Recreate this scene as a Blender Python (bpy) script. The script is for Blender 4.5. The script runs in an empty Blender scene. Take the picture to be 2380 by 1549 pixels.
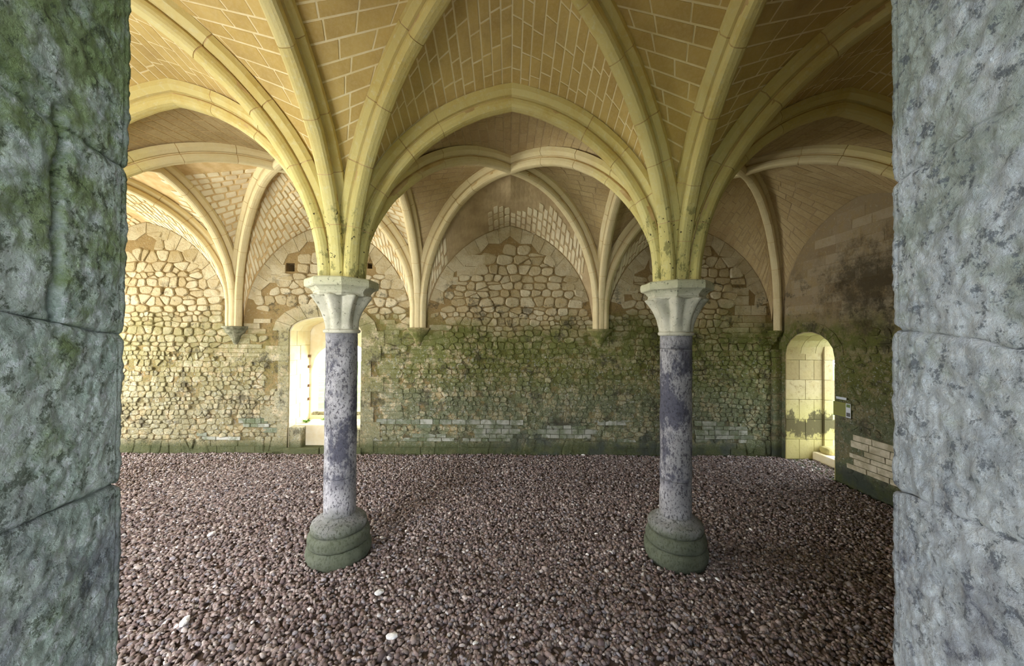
import bpy, math, random
import numpy as np
from mathutils import Vector, Matrix, noise as mn

random.seed(7)
RNG = np.random.default_rng(7)
C = bpy.context.scene.collection
PI = math.pi

# ------------------------------------------------------------------ camera
cam_d = bpy.data.cameras.new('camera')
cam = bpy.data.objects.new('camera', cam_d)
C.objects.link(cam)
yaw, pitch, roll = 0.008, 0.0117, 0.0079
cam_d.sensor_width = 36.0
cam_d.lens = 850.0 / 2380.0 * 36.0
cam_d.clip_start = 0.01
cam_d.clip_end = 300.0
fwd = Vector((math.sin(yaw) * math.cos(pitch), math.cos(yaw) * math.cos(pitch), math.sin(pitch)))
rt0 = Vector((math.cos(yaw), -math.sin(yaw), 0))
up0 = rt0.cross(fwd)
rt = math.cos(roll) * rt0 + math.sin(roll) * up0
up = -math.sin(roll) * rt0 + math.cos(roll) * up0
mw = Matrix((rt, up, -fwd)).transposed().to_4x4()
mw.translation = Vector((-0.0047, 0, 1.941))
cam.matrix_world = mw
bpy.context.scene.camera = cam

# ------------------------------------------------------------------ light
scn = bpy.context.scene
scn.view_settings.view_transform = 'Standard'
scn.view_settings.look = 'None'
scn.view_settings.gamma = 1.0
scn.view_settings.use_curve_mapping = False
scn.view_settings.exposure = 0.0
scn.cycles.max_bounces = 9
scn.cycles.diffuse_bounces = 6
scn.cycles.glossy_bounces = 2
scn.cycles.sample_clamp_indirect = 6.0
world = bpy.data.worlds.new('sky')
scn.world = world
world.use_nodes = True
bg = world.node_tree.nodes['Background']
bg.inputs['Color'].default_value = (0.86, 0.93, 1.0, 1)
bg.inputs['Strength'].default_value = 8.5

def area(name, loc, target, sx, sy, power, color=(1, 1, 1)):
    d = bpy.data.lights.new(name, 'AREA')
    d.shape = 'RECTANGLE'; d.size = sx; d.size_y = sy
    d.energy = power; d.color = color
    o = bpy.data.objects.new(name, d)
    C.objects.link(o)
    o.location = loc
    o.rotation_euler = (Vector(target) - Vector(loc)).to_track_quat('-Z', 'Y').to_euler()
    return o

# daylight entering through the openings of the room
area('daylight_end_opening', (-7.95, 4.0, 1.9), (0, 4.0, 1.7), 4.2, 2.8, 820, (1.0, 0.97, 0.90))
area('daylight_bay_opening', (-3.0, -0.45, 1.6), (-3.0, 4, 1.9), 1.9, 2.5, 210, (1.0, 0.97, 0.93))
area('daylight_centre_opening', (0.0, -1.6, 2.2), (0, 3, 1.6), 2.4, 2.2, 15, (0.86, 0.92, 1.0))
area('daylight_side_door', (5.75, 5.35, 1.2), (4.0, 5.6, 1.0), 0.9, 2.0, 7, (1.0, 0.96, 0.84))
area('daylight_back_window', (-2.6, 7.5, 1.5), (-3.3, 6.0, 1.1), 1.2, 1.6, 90, (1.0, 0.97, 0.9))

# ------------------------------------------------------------------ constants
H = 1.941
D = 3.286            # column row
W = 6.065            # back wall face
F0 = 0.60            # facade inner face
XR = 4.50            # right wall face
XL = -7.5            # left wall face
ZCAP = 2.43
ZCORB = 2.085
COLX = [-4.5, -1.5, 1.5]

# ------------------------------------------------------------------ node helpers
def nt_new(name):
    m = bpy.data.materials.new(name)
    m.use_nodes = True
    nt = m.node_tree
    b = nt.nodes['Principled BSDF']
    b.inputs['Roughness'].default_value = 0.9
    b.inputs['Specular IOR Level'].default_value = 0.2
    return m, nt, b

class N:
    def __init__(s, nt): s.nt = nt; s.L = nt.links
    def node(s, t, **kw):
        n = s.nt.nodes.new(t)
        for k, v in kw.items(): setattr(n, k, v)
        return n
    def put(s, inp, v):
        if isinstance(v, bpy.types.NodeSocket): s.L.new(v, inp)
        elif isinstance(v, (tuple, list)) and len(v) == 3 and inp.type == 'RGBA': inp.default_value = (*v, 1)
        else: inp.default_value = v
    def pos(s):
        return s.node('ShaderNodeNewGeometry').outputs['Position']
    def noise(s, vec, scale, detail=4, rough=0.55, dist=0.0):
        n = s.node('ShaderNodeTexNoise')
        s.put(n.inputs['Vector'], vec); n.inputs['Scale'].default_value = scale
        n.inputs['Detail'].default_value = detail; n.inputs['Roughness'].default_value = rough
        n.inputs['Distortion'].default_value = dist
        return n.outputs['Fac']
    def voro(s, vec, scale, feature='F1'):
        n = s.node('ShaderNodeTexVoronoi', feature=feature)
        s.put(n.inputs['Vector'], vec); n.inputs['Scale'].default_value = scale
        return n.outputs['Distance']
    def ramp(s, fac, a, b, ca=0.0, cb=1.0):
        n = s.node('ShaderNodeMapRange', interpolation_type='SMOOTHSTEP')
        s.put(n.inputs['Value'], fac)
        n.inputs['From Min'].default_value = a; n.inputs['From Max'].default_value = b
        n.inputs['To Min'].default_value = ca; n.inputs['To Max'].default_value = cb
        return n.outputs['Result']
    def math(s, op, a, b=0.0):
        n = s.node('ShaderNodeMath', operation=op)
        s.put(n.inputs[0], a); s.put(n.inputs[1], b)
        return n.outputs[0]
    def mix(s, fac, a, b, blend='MIX'):
        n = s.node('ShaderNodeMix', data_type='RGBA', blend_type=blend)
        s.put(n.inputs[0], fac); s.put(n.inputs[6], a); s.put(n.inputs[7], b)
        return n.outputs[2]
    def xyz(s, vec):
        n = s.node('ShaderNodeSeparateXYZ'); s.put(n.inputs[0], vec)
        return n.outputs
    def attr(s, name):
        n = s.node('ShaderNodeAttribute', attribute_name=name)
        return n
    def bump(s, height, strength, dist, normal=None):
        n = s.node('ShaderNodeBump')
        s.put(n.inputs['Height'], height); n.inputs['Strength'].default_value = strength
        n.inputs['Distance'].default_value = dist
        if normal is not None: s.L.new(normal, n.inputs['Normal'])
        return n.outputs['Normal']
    def scalevec(s, vec, sc):
        n = s.node('ShaderNodeVectorMath', operation='MULTIPLY')
        s.put(n.inputs[0], vec); n.inputs[1].default_value = sc
        return n.outputs[0]

def tonefac(k):          # per-stone tone attribute (0..1)
    return k.attr('tone').outputs['Fac']

def mat_vault(name, lo, hi, bumps=0.25):
    m, nt, b = nt_new(name); k = N(nt)
    p = k.pos()
    c = k.mix(tonefac(k), lo, hi)
    n1 = k.noise(p, 5.0, 5, 0.6)
    c = k.mix(k.ramp(n1, 0.4, 0.75, 0.0, 0.42), c, (0.38, 0.25, 0.10))
    n2 = k.noise(p, 45.0, 4, 0.7)
    c = k.mix(k.ramp(n2, 0.35, 0.75, 0.0, 0.35), c, (0.72, 0.60, 0.34))
    n3 = k.noise(p, 1.1, 3, 0.5)
    c = k.mix(k.ramp(n3, 0.5, 0.75, 0.0, 0.4), c, (0.34, 0.22, 0.13))
    nt.links.new(c, b.inputs['Base Color'])
    nt.links.new(k.bump(k.noise(p, 70, 5, 0.7), bumps, 0.01), b.inputs['Normal'])
    return m

M = {}
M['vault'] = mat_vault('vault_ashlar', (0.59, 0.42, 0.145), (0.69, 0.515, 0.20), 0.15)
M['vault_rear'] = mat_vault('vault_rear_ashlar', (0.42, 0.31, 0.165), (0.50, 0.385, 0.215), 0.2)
M['vault_rough'] = mat_vault('vault_rough_stone', (0.66, 0.58, 0.40), (0.78, 0.70, 0.52), 0.5)

def simple(name, col, col2, sc=12, rough=0.9, bump=0.3):
    m, nt, b = nt_new(name); k = N(nt); p = k.pos()
    c = k.mix(k.ramp(k.noise(p, sc, 5, 0.6), 0.35, 0.68), col, col2)
    nt.links.new(c, b.inputs['Base Color'])
    b.inputs['Roughness'].default_value = rough
    nt.links.new(k.bump(k.noise(p, sc * 5, 5, 0.7), bump, 0.01), b.inputs['Normal'])
    return m
M['mortar_light'] = simple('pale_mortar', (0.84, 0.72, 0.42), (0.90, 0.80, 0.54))
M['mortar_tan'] = simple('tan_mortar', (0.50, 0.35, 0.16), (0.62, 0.46, 0.25), 8)
M['plaster'] = simple('old_plaster', (0.40, 0.30, 0.175), (0.52, 0.40, 0.24), 4)

# rib stone: pale yellow limestone, algae near the springing, cracks of dark
def mat_rib():
    m, nt, b = nt_new('rib_limestone'); k = N(nt); p = k.pos(); z = k.xyz(p)[2]
    c = k.mix(tonefac(k), (0.66, 0.55, 0.225), (0.74, 0.65, 0.32))
    c = k.mix(k.ramp(k.noise(p, 4, 5, 0.65), 0.45, 0.72, 0, 0.6), c, (0.60, 0.44, 0.13))
    c = k.mix(k.ramp(k.noise(p, 25, 5, 0.7), 0.5, 0.75, 0, 0.5), c, (0.74, 0.72, 0.52))
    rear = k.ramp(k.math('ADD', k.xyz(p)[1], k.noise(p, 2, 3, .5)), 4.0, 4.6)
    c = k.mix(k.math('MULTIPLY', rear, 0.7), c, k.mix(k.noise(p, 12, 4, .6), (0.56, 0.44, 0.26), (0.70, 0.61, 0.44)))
    low = k.math('MULTIPLY', k.ramp(z, 3.6, 2.75), k.ramp(k.xyz(p)[1], 4.4, 3.9))
    c = k.mix(k.math('MULTIPLY', low, 0.5), c, (0.50, 0.48, 0.17))
    spring = k.math('MULTIPLY', k.ramp(z, 3.12, 2.95), k.ramp(k.xyz(p)[1], 4.4, 3.9, 0.15, 1.0))
    spots = k.ramp(k.noise(k.scalevec(p, (1, 1, .55)), 10, 6, 0.75), 0.53, 0.62)
    c = k.mix(k.math('MULTIPLY', k.math('MULTIPLY', spring, spots), 0.75), c, (0.15, 0.15, 0.055))
    pit = k.ramp(k.noise(p, 30, 3, 0.5), 0.66, 0.70)
    c = k.mix(k.math('MULTIPLY', spring, pit), c, (0.07, 0.06, 0.03))
    nt.links.new(c, b.inputs['Base Color'])
    nt.links.new(k.bump(k.noise(p, 40, 6, 0.7), 0.4, 0.012), b.inputs['Normal'])
    return m
M['rib'] = mat_rib()

# wall stone: tan above, moss and damp below, grey-white salts near the foot
def mat_wall(name, lo, hi, dark=False, mortar=False):
    m, nt, b = nt_new(name); k = N(nt); p = k.pos(); x, y, z = k.xyz(p)[:3]
    c = k.mix(tonefac(k), lo, hi) if not mortar else lo
    c = k.mix(k.ramp(k.noise(p, 9, 5, 0.65), 0.42, 0.7, 0, 0.55), c, (0.50, 0.36, 0.16))
    c = k.mix(k.ramp(k.noise(p, 28, 5, 0.7), 0.55, 0.72, 0, 0.7), c, (0.66, 0.60, 0.44))
    wob = k.math('MULTIPLY', k.math('SUBTRACT', k.noise(p, 1.3, 5, 0.65), 0.5), 1.3)
    zz = k.math('ADD', z, wob)
    # moss: strong from the middle bay to the right, thin at the left end
    xm = k.ramp(x, -3.4, -1.2, 0.55, 1.0)
    band = k.math('MULTIPLY', k.ramp(zz, 2.45, 1.95), k.ramp(zz, -0.25, 0.35, 0.75, 1.0))
    mossn = k.ramp(k.noise(p, 6.5, 7, 0.78), 0.36, 0.52)
    core = k.math('MULTIPLY', k.ramp(x, -1.6, 0.0, 0.0, 0.55), 1.0)
    mf = k.math('MULTIPLY', k.math('MULTIPLY', band, xm), k.math('MAXIMUM', mossn, core))
    moss = k.mix(k.noise(p, 2.2, 3, 0.5), (0.12, 0.145, 0.018), (0.20, 0.23, 0.06))
    moss = k.mix(k.ramp(z, 1.5, 0.75, 0.0, 0.65), moss, (0.17, 0.215, 0.16))
    c = k.mix(k.math('MULTIPLY', mf, 0.9), c, moss)
    # salts / pale flakes in the damp zone
    fl = k.math('MULTIPLY', k.ramp(k.noise(p, 24, 6, 0.8), 0.56, 0.62), k.ramp(zz, 2.0, 1.4))
    c = k.mix(k.math('MULTIPLY', k.math('MULTIPLY', k.ramp(k.noise(p, 38, 6, 0.8), 0.54, 0.60), k.ramp(zz, 2.2, 1.6)), 0.65), c, (0.06, 0.06, 0.03))
    c = k.mix(k.math('MULTIPLY', fl, 0.8), c, (0.55, 0.57, 0.52))
    # dark damp patches
    dk = k.math('MULTIPLY', k.ramp(k.noise(p, 3.1, 7, 0.78), 0.54, 0.62), k.ramp(zz, 3.3, 2.4))
    c = k.mix(k.math('MULTIPLY', dk, 0.72), c, (0.085, 0.075, 0.05))
    foot = k.ramp(k.math('ADD', z, k.math('MULTIPLY', wob, 0.18)), 0.30, 0.10)
    c = k.mix(k.math('MULTIPLY', foot, 0.85), c, (0.075, 0.095, 0.035))
    foot2 = k.math('MULTIPLY', k.ramp(z, 0.85, 0.3), k.math('MULTIPLY', k.ramp(k.noise(p, 1.7, 4, 0.6), 0.46, 0.6), k.ramp(x, -1.2, 0.8)))
    c = k.mix(k.math('MULTIPLY', foot2, 0.75), c, (0.07, 0.085, 0.08))
    if dark:   # soot stain on the side wall
        d = k.node('ShaderNodeVectorMath', operation='DISTANCE')
        k.put(d.inputs[0], k.scalevec(p, (1, 1, 1.25))); d.inputs[1].default_value = (XR, 4.5, 2.62 * 1.25)
        st = k.ramp(k.math('ADD', d.outputs['Value'], k.math('MULTIPLY', k.math('SUBTRACT', k.noise(p, 3.2, 7, 0.8), 0.5), 2.6)), 0.95, 0.15)
        c = k.mix(k.math('MULTIPLY', st, 0.8), c, (0.055, 0.045, 0.025))
    if mortar:
        c = k.mix(0.12, c, (0.10, 0.07, 0.03))
    nt.links.new(c, b.inputs['Base Color'])
    h = k.math('ADD', k.noise(p, 22, 7, 0.75), k.math('MULTIPLY', k.noise(p, 90, 3, 0.6), 0.35))
    nt.links.new(k.bump(h, 1.0, 0.04), b.inputs['Normal'])
    return m
M['wall'] = mat_wall('rubble_limestone', (0.56, 0.45, 0.26), (0.76, 0.67, 0.47))
M['wall_mortar'] = mat_wall('earth_mortar', (0.42, 0.29, 0.13), (0.5, 0.4, 0.2), mortar=True)
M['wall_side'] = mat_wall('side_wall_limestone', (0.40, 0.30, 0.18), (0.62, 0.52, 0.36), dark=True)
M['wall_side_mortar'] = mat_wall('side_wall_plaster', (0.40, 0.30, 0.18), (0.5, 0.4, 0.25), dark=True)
def mat_brick(name, lo, hi):
    m, nt, b = nt_new(name); k = N(nt); p = k.pos()
    c = k.mix(tonefac(k), lo, hi)
    c = k.mix(k.ramp(k.noise(p, 5, 7, 0.78), 0.42, 0.56, 0, 0.85), c, (0.10, 0.125, 0.06))
    c = k.mix(k.ramp(k.noise(p, 40, 4, 0.7), 0.5, 0.7, 0, 0.4), c, (0.6, 0.6, 0.58))
    nt.links.new(c, b.inputs['Base Color'])
    nt.links.new(k.bump(k.noise(p, 45, 6, 0.7), 0.5, 0.012), b.inputs['Normal'])
    return m
M['brick'] = mat_brick('pale_repair_stone', (0.13, 0.15, 0.10), (0.46, 0.46, 0.42))
M['brick_clean'] = simple('clean_repair_stone', (0.36, 0.32, 0.22), (0.60, 0.55, 0.43), 9)
M['reveal'] = simple('dressed_reveal_stone', (0.74, 0.64, 0.42), (0.80, 0.74, 0.58), 5)
M['hole'] = simple('dark_hole', (0.05, 0.04, 0.03), (0.03, 0.025, 0.02))

def mat_doorstone():
    m, nt, b = nt_new('stained_door_jamb_stone'); k = N(nt); p = k.pos(); z = k.xyz(p)[2]
    c = k.mix(tonefac(k), (0.33, 0.26, 0.14), (0.50, 0.42, 0.26))
    c = k.mix(k.ramp(k.noise(p, 14, 7, 0.8), 0.5, 0.66, 0, 0.7), c, (0.25, 0.18, 0.09))
    c = k.mix(k.ramp(k.noise(p, 6, 5, 0.7), 0.45, 0.7, 0, 0.7), c, (0.42, 0.33, 0.17))
    c = k.mix(k.ramp(z, 1.2, 0.6, 0, 0.55), c, (0.52, 0.48, 0.16))
    st = k.ramp(k.math('ADD', k.math('MULTIPLY', k.math('ABSOLUTE', k.math('SUBTRACT', z, 0.55)), 0.9), k.noise(k.scalevec(p, (1, 1, .6)), 5.5, 7, 0.75)), 0.66, 0.58)
    st2 = k.ramp(z, 0.20, 0.40)
    c = k.mix(k.math('MULTIPLY', k.math('MULTIPLY', st, st2), 0.85), c, (0.06, 0.05, 0.03))
    nt.links.new(c, b.inputs['Base Color'])
    nt.links.new(k.bump(k.noise(p, 30, 6, 0.7), 0.5, 0.015), b.inputs['Normal'])
    return m
M['door_stone'] = mat_doorstone()

def mat_column():
    m, nt, b = nt_new('weathered_column_stone'); k = N(nt)
    oc = k.node('ShaderNodeTexCoord').outputs['Object']
    gp = k.pos()
    z = k.xyz(gp)[2]
    c = k.mix(tonefac(k), (0.22, 0.22, 0.235), (0.33, 0.325, 0.34))
    c = k.mix(k.ramp(k.noise(gp, 5, 5, 0.6), 0.42, 0.7, 0, 0.7), c, (0.50, 0.49, 0.53))
    big = k.ramp(k.noise(k.scalevec(gp, (1, 1, 0.6)), 3.4, 6, 0.78), 0.45, 0.56)
    shaftz = k.math('MULTIPLY', k.ramp(z, 0.55, 0.75), k.ramp(z, 2.0, 1.7, 0.25, 1.0))
    c = k.mix(k.math('MULTIPLY', k.math('MULTIPLY', big, shaftz), 0.85), c, (0.05, 0.052, 0.085))
    pits = k.ramp(k.noise(k.scalevec(gp, (1, 1, 0.6)), 55, 5, 0.72), 0.53, 0.60)
    pm = k.ramp(z, 1.98, 1.85, 0.25, 0.85)
    c = k.mix(k.math('MULTIPLY', pits, pm), c, (0.055, 0.052, 0.07))
    fine = k.ramp(k.noise(gp, 110, 3, 0.6), 0.58, 0.66, 0, 0.5)
    c = k.mix(fine, c, (0.12, 0.12, 0.13))
    # moss on the foot
    mz = k.ramp(k.math('ADD', z, k.math('MULTIPLY', k.noise(gp, 4, 4, 0.6), 0.30)), 0.62, 0.36)
    c = k.mix(k.math('MULTIPLY', mz, 0.85), c, k.mix(k.noise(gp, 12, 4, 0.6), (0.035, 0.05, 0.025), (0.13, 0.15, 0.085)))
    nt.links.new(c, b.inputs['Base Color'])
    h = k.math('SUBTRACT', k.noise(gp, 60, 6, 0.7), k.math('MULTIPLY', pits, 0.6))
    nt.links.new(k.bump(h, 0.6, 0.012), b.inputs['Normal'])
    return m
M['column'] = mat_column()
def mat_capital():
    m, nt, b = nt_new('capital_limestone'); k = N(nt); gp = k.pos(); z = k.xyz(gp)[2]
    c = k.mix(k.ramp(k.noise(gp, 6, 5, 0.6), 0.35, 0.65), (0.42, 0.41, 0.33), (0.58, 0.56, 0.47))
    c = k.mix(k.ramp(z, 2.25, 2.45, 0, 0.55), c, (0.52, 0.53, 0.30))
    c = k.mix(k.ramp(k.noise(gp, 30, 6, 0.75), 0.57, 0.64, 0, 0.8), c, (0.11, 0.11, 0.08))
    nt.links.new(c, b.inputs['Base Color'])
    nt.links.new(k.bump(k.noise(gp, 55, 6, 0.7), 0.55, 0.012), b.inputs['Normal'])
    return m
M['capital'] = mat_capital()

def mat_jamb(name, a, bcol, moss, spots, green_amt, scale=1.0):
    m, nt, b = nt_new(name); k = N(nt); p = k.pos(); z = k.xyz(p)[2]
    c = k.mix(k.ramp(k.noise(p, 12, 7, 0.78), 0.4, 0.6), a, bcol)
    c = k.mix(k.ramp(k.noise(p, 60, 6, 0.75), 0.5, 0.62, 0, 0.8), c, (0.78, 0.80, 0.84))
    g = k.ramp(k.math('ADD', k.noise(p, 11, 6, 0.7), k.math('MULTIPLY', k.math('SUBTRACT', z, 1.95), 0.28)), 0.46, 0.66)
    c = k.mix(k.math('MULTIPLY', g, green_amt), c, moss)
    dk = k.ramp(k.noise(p, 36, 7, 0.8), 0.53, 0.60)
    c = k.mix(k.math('MULTIPLY', dk, 0.8), c, spots)
    lo = k.math('MULTIPLY', k.ramp(z, 1.85, 1.6), k.ramp(k.noise(p, 7, 5, 0.7), 0.42, 0.62))
    c = k.mix(k.math('MULTIPLY', lo, 0.6), c, (0.14, 0.14, 0.21))
    nt.links.new(c, b.inputs['Base Color'])
    b.inputs['Roughness'].default_value = 0.65
    h = k.math('ADD', k.noise(p, 45, 8, 0.75), k.math('MULTIPLY', k.noise(p, 190, 4, 0.6), 0.4))
    nt.links.new(k.bump(h, 1.0, 0.03), b.inputs['Normal'])
    return m
M['jamb_l'] = mat_jamb('mossy_jamb_stone', (0.42, 0.50, 0.45), (0.68, 0.74, 0.70), (0.23, 0.31, 0.08), (0.09, 0.115, 0.07), 0.8)
M['jamb_r'] = mat_jamb('grey_jamb_stone', (0.52, 0.56, 0.63), (0.74, 0.78, 0.85), (0.20, 0.26, 0.10), (0.13, 0.15, 0.19), 0.42)

def mat_gravel():
    m, nt, b = nt_new('gravel_pebble'); k = N(nt); p = k.pos()
    c = k.attr('pcol').outputs['Color']
    c = k.mix(k.ramp(k.noise(p, 120, 3, 0.6), 0.4, 0.7, 0, 0.35), c, (0.10, 0.075, 0.07))
    nt.links.new(c, b.inputs['Base Color'])
    b.inputs['Roughness'].default_value = 0.7
    return m
M['gravel'] = mat_gravel()
M['earth'] = simple('gravel_bed', (0.10, 0.07, 0.06), (0.16, 0.12, 0.10), 30)
M['white_stone'] = simple('white_chalk', (0.75, 0.75, 0.78), (0.88, 0.88, 0.88), 30)
M['lawn'] = simple('lawn', (0.16, 0.26, 0.06), (0.24, 0.34, 0.10), 3)
M['leaf'] = simple('leaf_green', (0.10, 0.24, 0.03), (0.20, 0.36, 0.06), 30)
M['cloister'] = simple('gallery_stone', (0.35, 0.33, 0.28), (0.45, 0.43, 0.38), 3)
M['iron'] = simple('rusty_iron', (0.12, 0.07, 0.04), (0.20, 0.12, 0.07), 60)

# ------------------------------------------------------------------ object helpers
def mkobj(name, V, Fc, mat, parent=None, tone=None, smooth=False, attrs=None):
    me = bpy.data.meshes.new(name)
    me.from_pydata([tuple(v) for v in V] if not isinstance(V, np.ndarray) else V.tolist(), [], Fc)
    if mat is not None: me.materials.append(mat)
    if tone is not None:
        a = me.attributes.new('tone', 'FLOAT', 'POINT')
        if np.isscalar(tone): arr = np.full(len(me.vertices), tone, dtype=np.float32)
        else: arr = np.asarray(tone, dtype=np.float32)
        a.data.foreach_set('value', arr)
    if smooth:
        me.polygons.foreach_set('use_smooth', [True] * len(me.polygons))
    me.update()
    o = bpy.data.objects.new(name, me)
    C.objects.link(o)
    if parent is not None: o.parent = parent
    return o

def empty(name, loc=(0, 0, 0)):
    o = bpy.data.objects.new(name, None)
    C.objects.link(o); o.location = loc
    o.empty_display_size = 0.1
    return o

def tag(o, label=None, cat=None, group=None, kind=None):
    if label: o['label'] = label
    if cat: o['category'] = cat
    if group: o['group'] = group
    if kind: o['kind'] = kind
    return o

def emit(name, pieces, mat, parent, limit=300, smooth=False, stuff_name=None, min_single=0):
    """pieces: list of (V, F, tone, size). Largest ones become parts, the rest one joined part."""
    pieces = sorted(pieces, key=lambda q: -q[3])
    head = pieces[:limit]; tail = pieces[limit:]
    for V, Fc, t, _s in head:
        mkobj(name, V, Fc, mat, parent, tone=t, smooth=smooth)
    if tail:
        VV = []; FF = []; TT = []; n = 0
        for V, Fc, t, _s in tail:
            VV.extend(V); FF.extend([[i + n for i in f] for f in Fc]); TT.extend([t] * len(V)); n += len(V)
        o = mkobj(stuff_name or name, [tuple(v) for v in VV], FF, mat, parent, tone=TT, smooth=smooth)
        o['kind'] = 'stuff'

def box_piece(x0, x1, y0, y1, z0, z1):
    V = [(x0, y0, z0), (x1, y0, z0), (x1, y1, z0), (x0, y1, z0), (x0, y0, z1), (x1, y0, z1), (x1, y1, z1), (x0, y1, z1)]
    Fc = [(0, 3, 2, 1), (4, 5, 6, 7), (0, 1, 5, 4), (1, 2, 6, 5), (2, 3, 7, 6), (3, 0, 4, 7)]
    return V, Fc

def boxobj(name, b, mat, parent=None, tone=0.5, bevel=0.0):
    V, Fc = box_piece(*b)
    cx, cy, cz = (b[0] + b[1]) / 2, (b[2] + b[3]) / 2, (b[4] + b[5]) / 2
    o = mkobj(name, V, Fc, mat, parent, tone=tone)
    if bevel:
        md = o.modifiers.new('bevel', 'BEVEL'); md.width = bevel; md.segments = 2
    return o

# ------------------------------------------------------------------ arch curves
class Arc:
    """quarter-like arc rising from a springer: u outwards from the support axis, z up."""
    def __init__(s, S, za, u0, z0, zs):
        s.S, s.za, s.u0, s.z0, s.zs = S, za, u0, z0, zs
        s.R = ((S - u0) ** 2 + (za - z0) ** 2) / (2 * (S - u0))
        s.c = u0 + s.R
    def z_at(s, u, off=0.0):
        r = s.R + off
        q = r * r - (u - s.c) ** 2
        return s.z0 + math.sqrt(max(q, 0.0))
    def th_end(s, off): return math.acos(max(-1, min(1, (s.c - s.S) / (s.R + off))))
    def pt(s, t, off):
        r = s.R + off
        th0 = math.asin(min(1, max(0, (s.zs - s.z0) / r)))
        th = th0 + (s.th_end(off) - th0) * t
        return s.c - r * math.cos(th), s.z0 + r * math.sin(th)

RIB_H = 0.168
ZA = 4.0; ZB = 4.045
bn = D - F0            # near bay depth
bf = W - D
def colarc(S, za, u0=0.20, z0=2.46): return Arc(S, za, u0, z0, ZCAP - 0.01)
def wallarc(S, za, u0=0.15, z0=2.38): return Arc(S, za, u0, z0, ZCORB)
ARC_E = colarc(1.5, ZA)
ARC_TF_C = colarc(bf / 2, 4.0, 0.2)
ARC_TF_W = wallarc(bf / 2, 4.0, 0.13)
ARC_TN_C = colarc(bn / 2, 4.11, 0.14, 2.30)
ARC_TN_W = wallarc(bn / 2, 4.11, 0.13)
LF = math.hypot(1.5, bf / 2); LN = math.hypot(1.5, bn / 2)
ARC_DF_C = colarc(LF, ZB, 0.12, 2.16); ARC_DF_W = wallarc(LF, ZB)
ARC_DN_C = colarc(LN, 4.20, 0.2, 2.42); ARC_DN_W = wallarc(LN, 4.20)
WALL_CURVE = Arc(1.5, 3.80, 0.12, 2.12, 2.0)        # where the webs meet the back wall
WALL_CURVE_SF = Arc(bf / 2, 3.80, 0.08, 2.3, 2.0)  # side wall, far bay
WALL_CURVE_SN = Arc(bn / 2, 3.85, 0.08, 2.42, 2.0)

# ------------------------------------------------------------------ ribs
PROF_H = [(0.100, RIB_H + 0.01), (0.101, 0.132), (0.095, 0.126), (0.064, 0.099), (0.036, 0.096), (0.036, 0.086),
          (0.054, 0.074), (0.058, 0.045), (0.054, 0.022), (0.038, 0.005), (0.016, 0.0)]
PROF = PROF_H + [(-a, d) for a, d in reversed(PROF_H)]

def half_rib_rings(base, dirv, arc, prof, step=0.10):
    """rings of points from the springer up to the crown"""
    lat = Vector((-dirv.y, dirv.x, 0))
    seq = []
    nz = max(1, int(round((arc.z0 - arc.zs) / 0.12))) if arc.z0 - arc.zs > 0.03 else 0
    for i in range(nz): seq.append(('v', arc.zs + (arc.z0 - arc.zs) * i / nz))
    L = arc.R * (arc.th_end(0) - math.asin(min(1, max(0, (arc.zs - arc.z0) / arc.R))))
    na = int(round(L / step))
    for i in range(na + 1): seq.append(('a', i / na))
    rings = []
    for kind, q in seq:
        ring = []
        for a, d in prof:
            if kind == 'v': u, z = arc.u0 - d, q
            else: u, z = arc.pt(q, d)
            ring.append(Vector((base[0], base[1], 0)) + dirv * u + lat * a + Vector((0, 0, z)))
        rings.append(ring)
    return rings

def interp_ring(rings, s):
    i = min(int(s), len(rings) - 2); f = s - i
    return [a.lerp(b, f) for a, b in zip(rings[i], rings[i + 1])]

def rib_half(root, base, dirv, arc, seed):
    rr = random.Random(seed)
    rings = half_rib_rings(base, dirv, arc, PROF)
    n = len(rings) - 1
    per = 4.2
    cuts = [0.0]
    while cuts[-1] < n - per * 0.7:
        cuts.append(min(n, cuts[-1] + per * rr.uniform(0.8, 1.25)))
    cuts[-1] = n
    g = 0.035
    for a, b in zip(cuts[:-1], cuts[1:]):
        m = max(3, int(round(b - a)) + 1)
        V = []; Fc = []
        k = len(PROF)
        jx = Vector((rr.uniform(-1, 1), rr.uniform(-1, 1), rr.uniform(-1, 1))) * 0.0015
        for i in range(m):
            s = (a + (g if a > 0 else 0)) + (b - (g if b < n else 0) - (a + (g if a > 0 else 0))) * i / (m - 1)
            s = min(s, n - 1e-6)
            for p in interp_ring(rings, s):
                w = mn.noise_vector(p * 7.0) * 0.0035 + mn.noise_vector(p * 25.0) * 0.0014
                V.append(p + jx + w)
        for i in range(m - 1):
            for j in range(k):
                j2 = (j + 1) % k
                Fc.append((i * k + j, i * k + j2, (i + 1) * k + j2, (i + 1) * k + j))
        Fc.append(tuple(range(k - 1, -1, -1))); Fc.append(tuple((m - 1) * k + j for j in range(k)))
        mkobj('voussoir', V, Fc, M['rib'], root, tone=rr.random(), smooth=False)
    return rings

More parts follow.
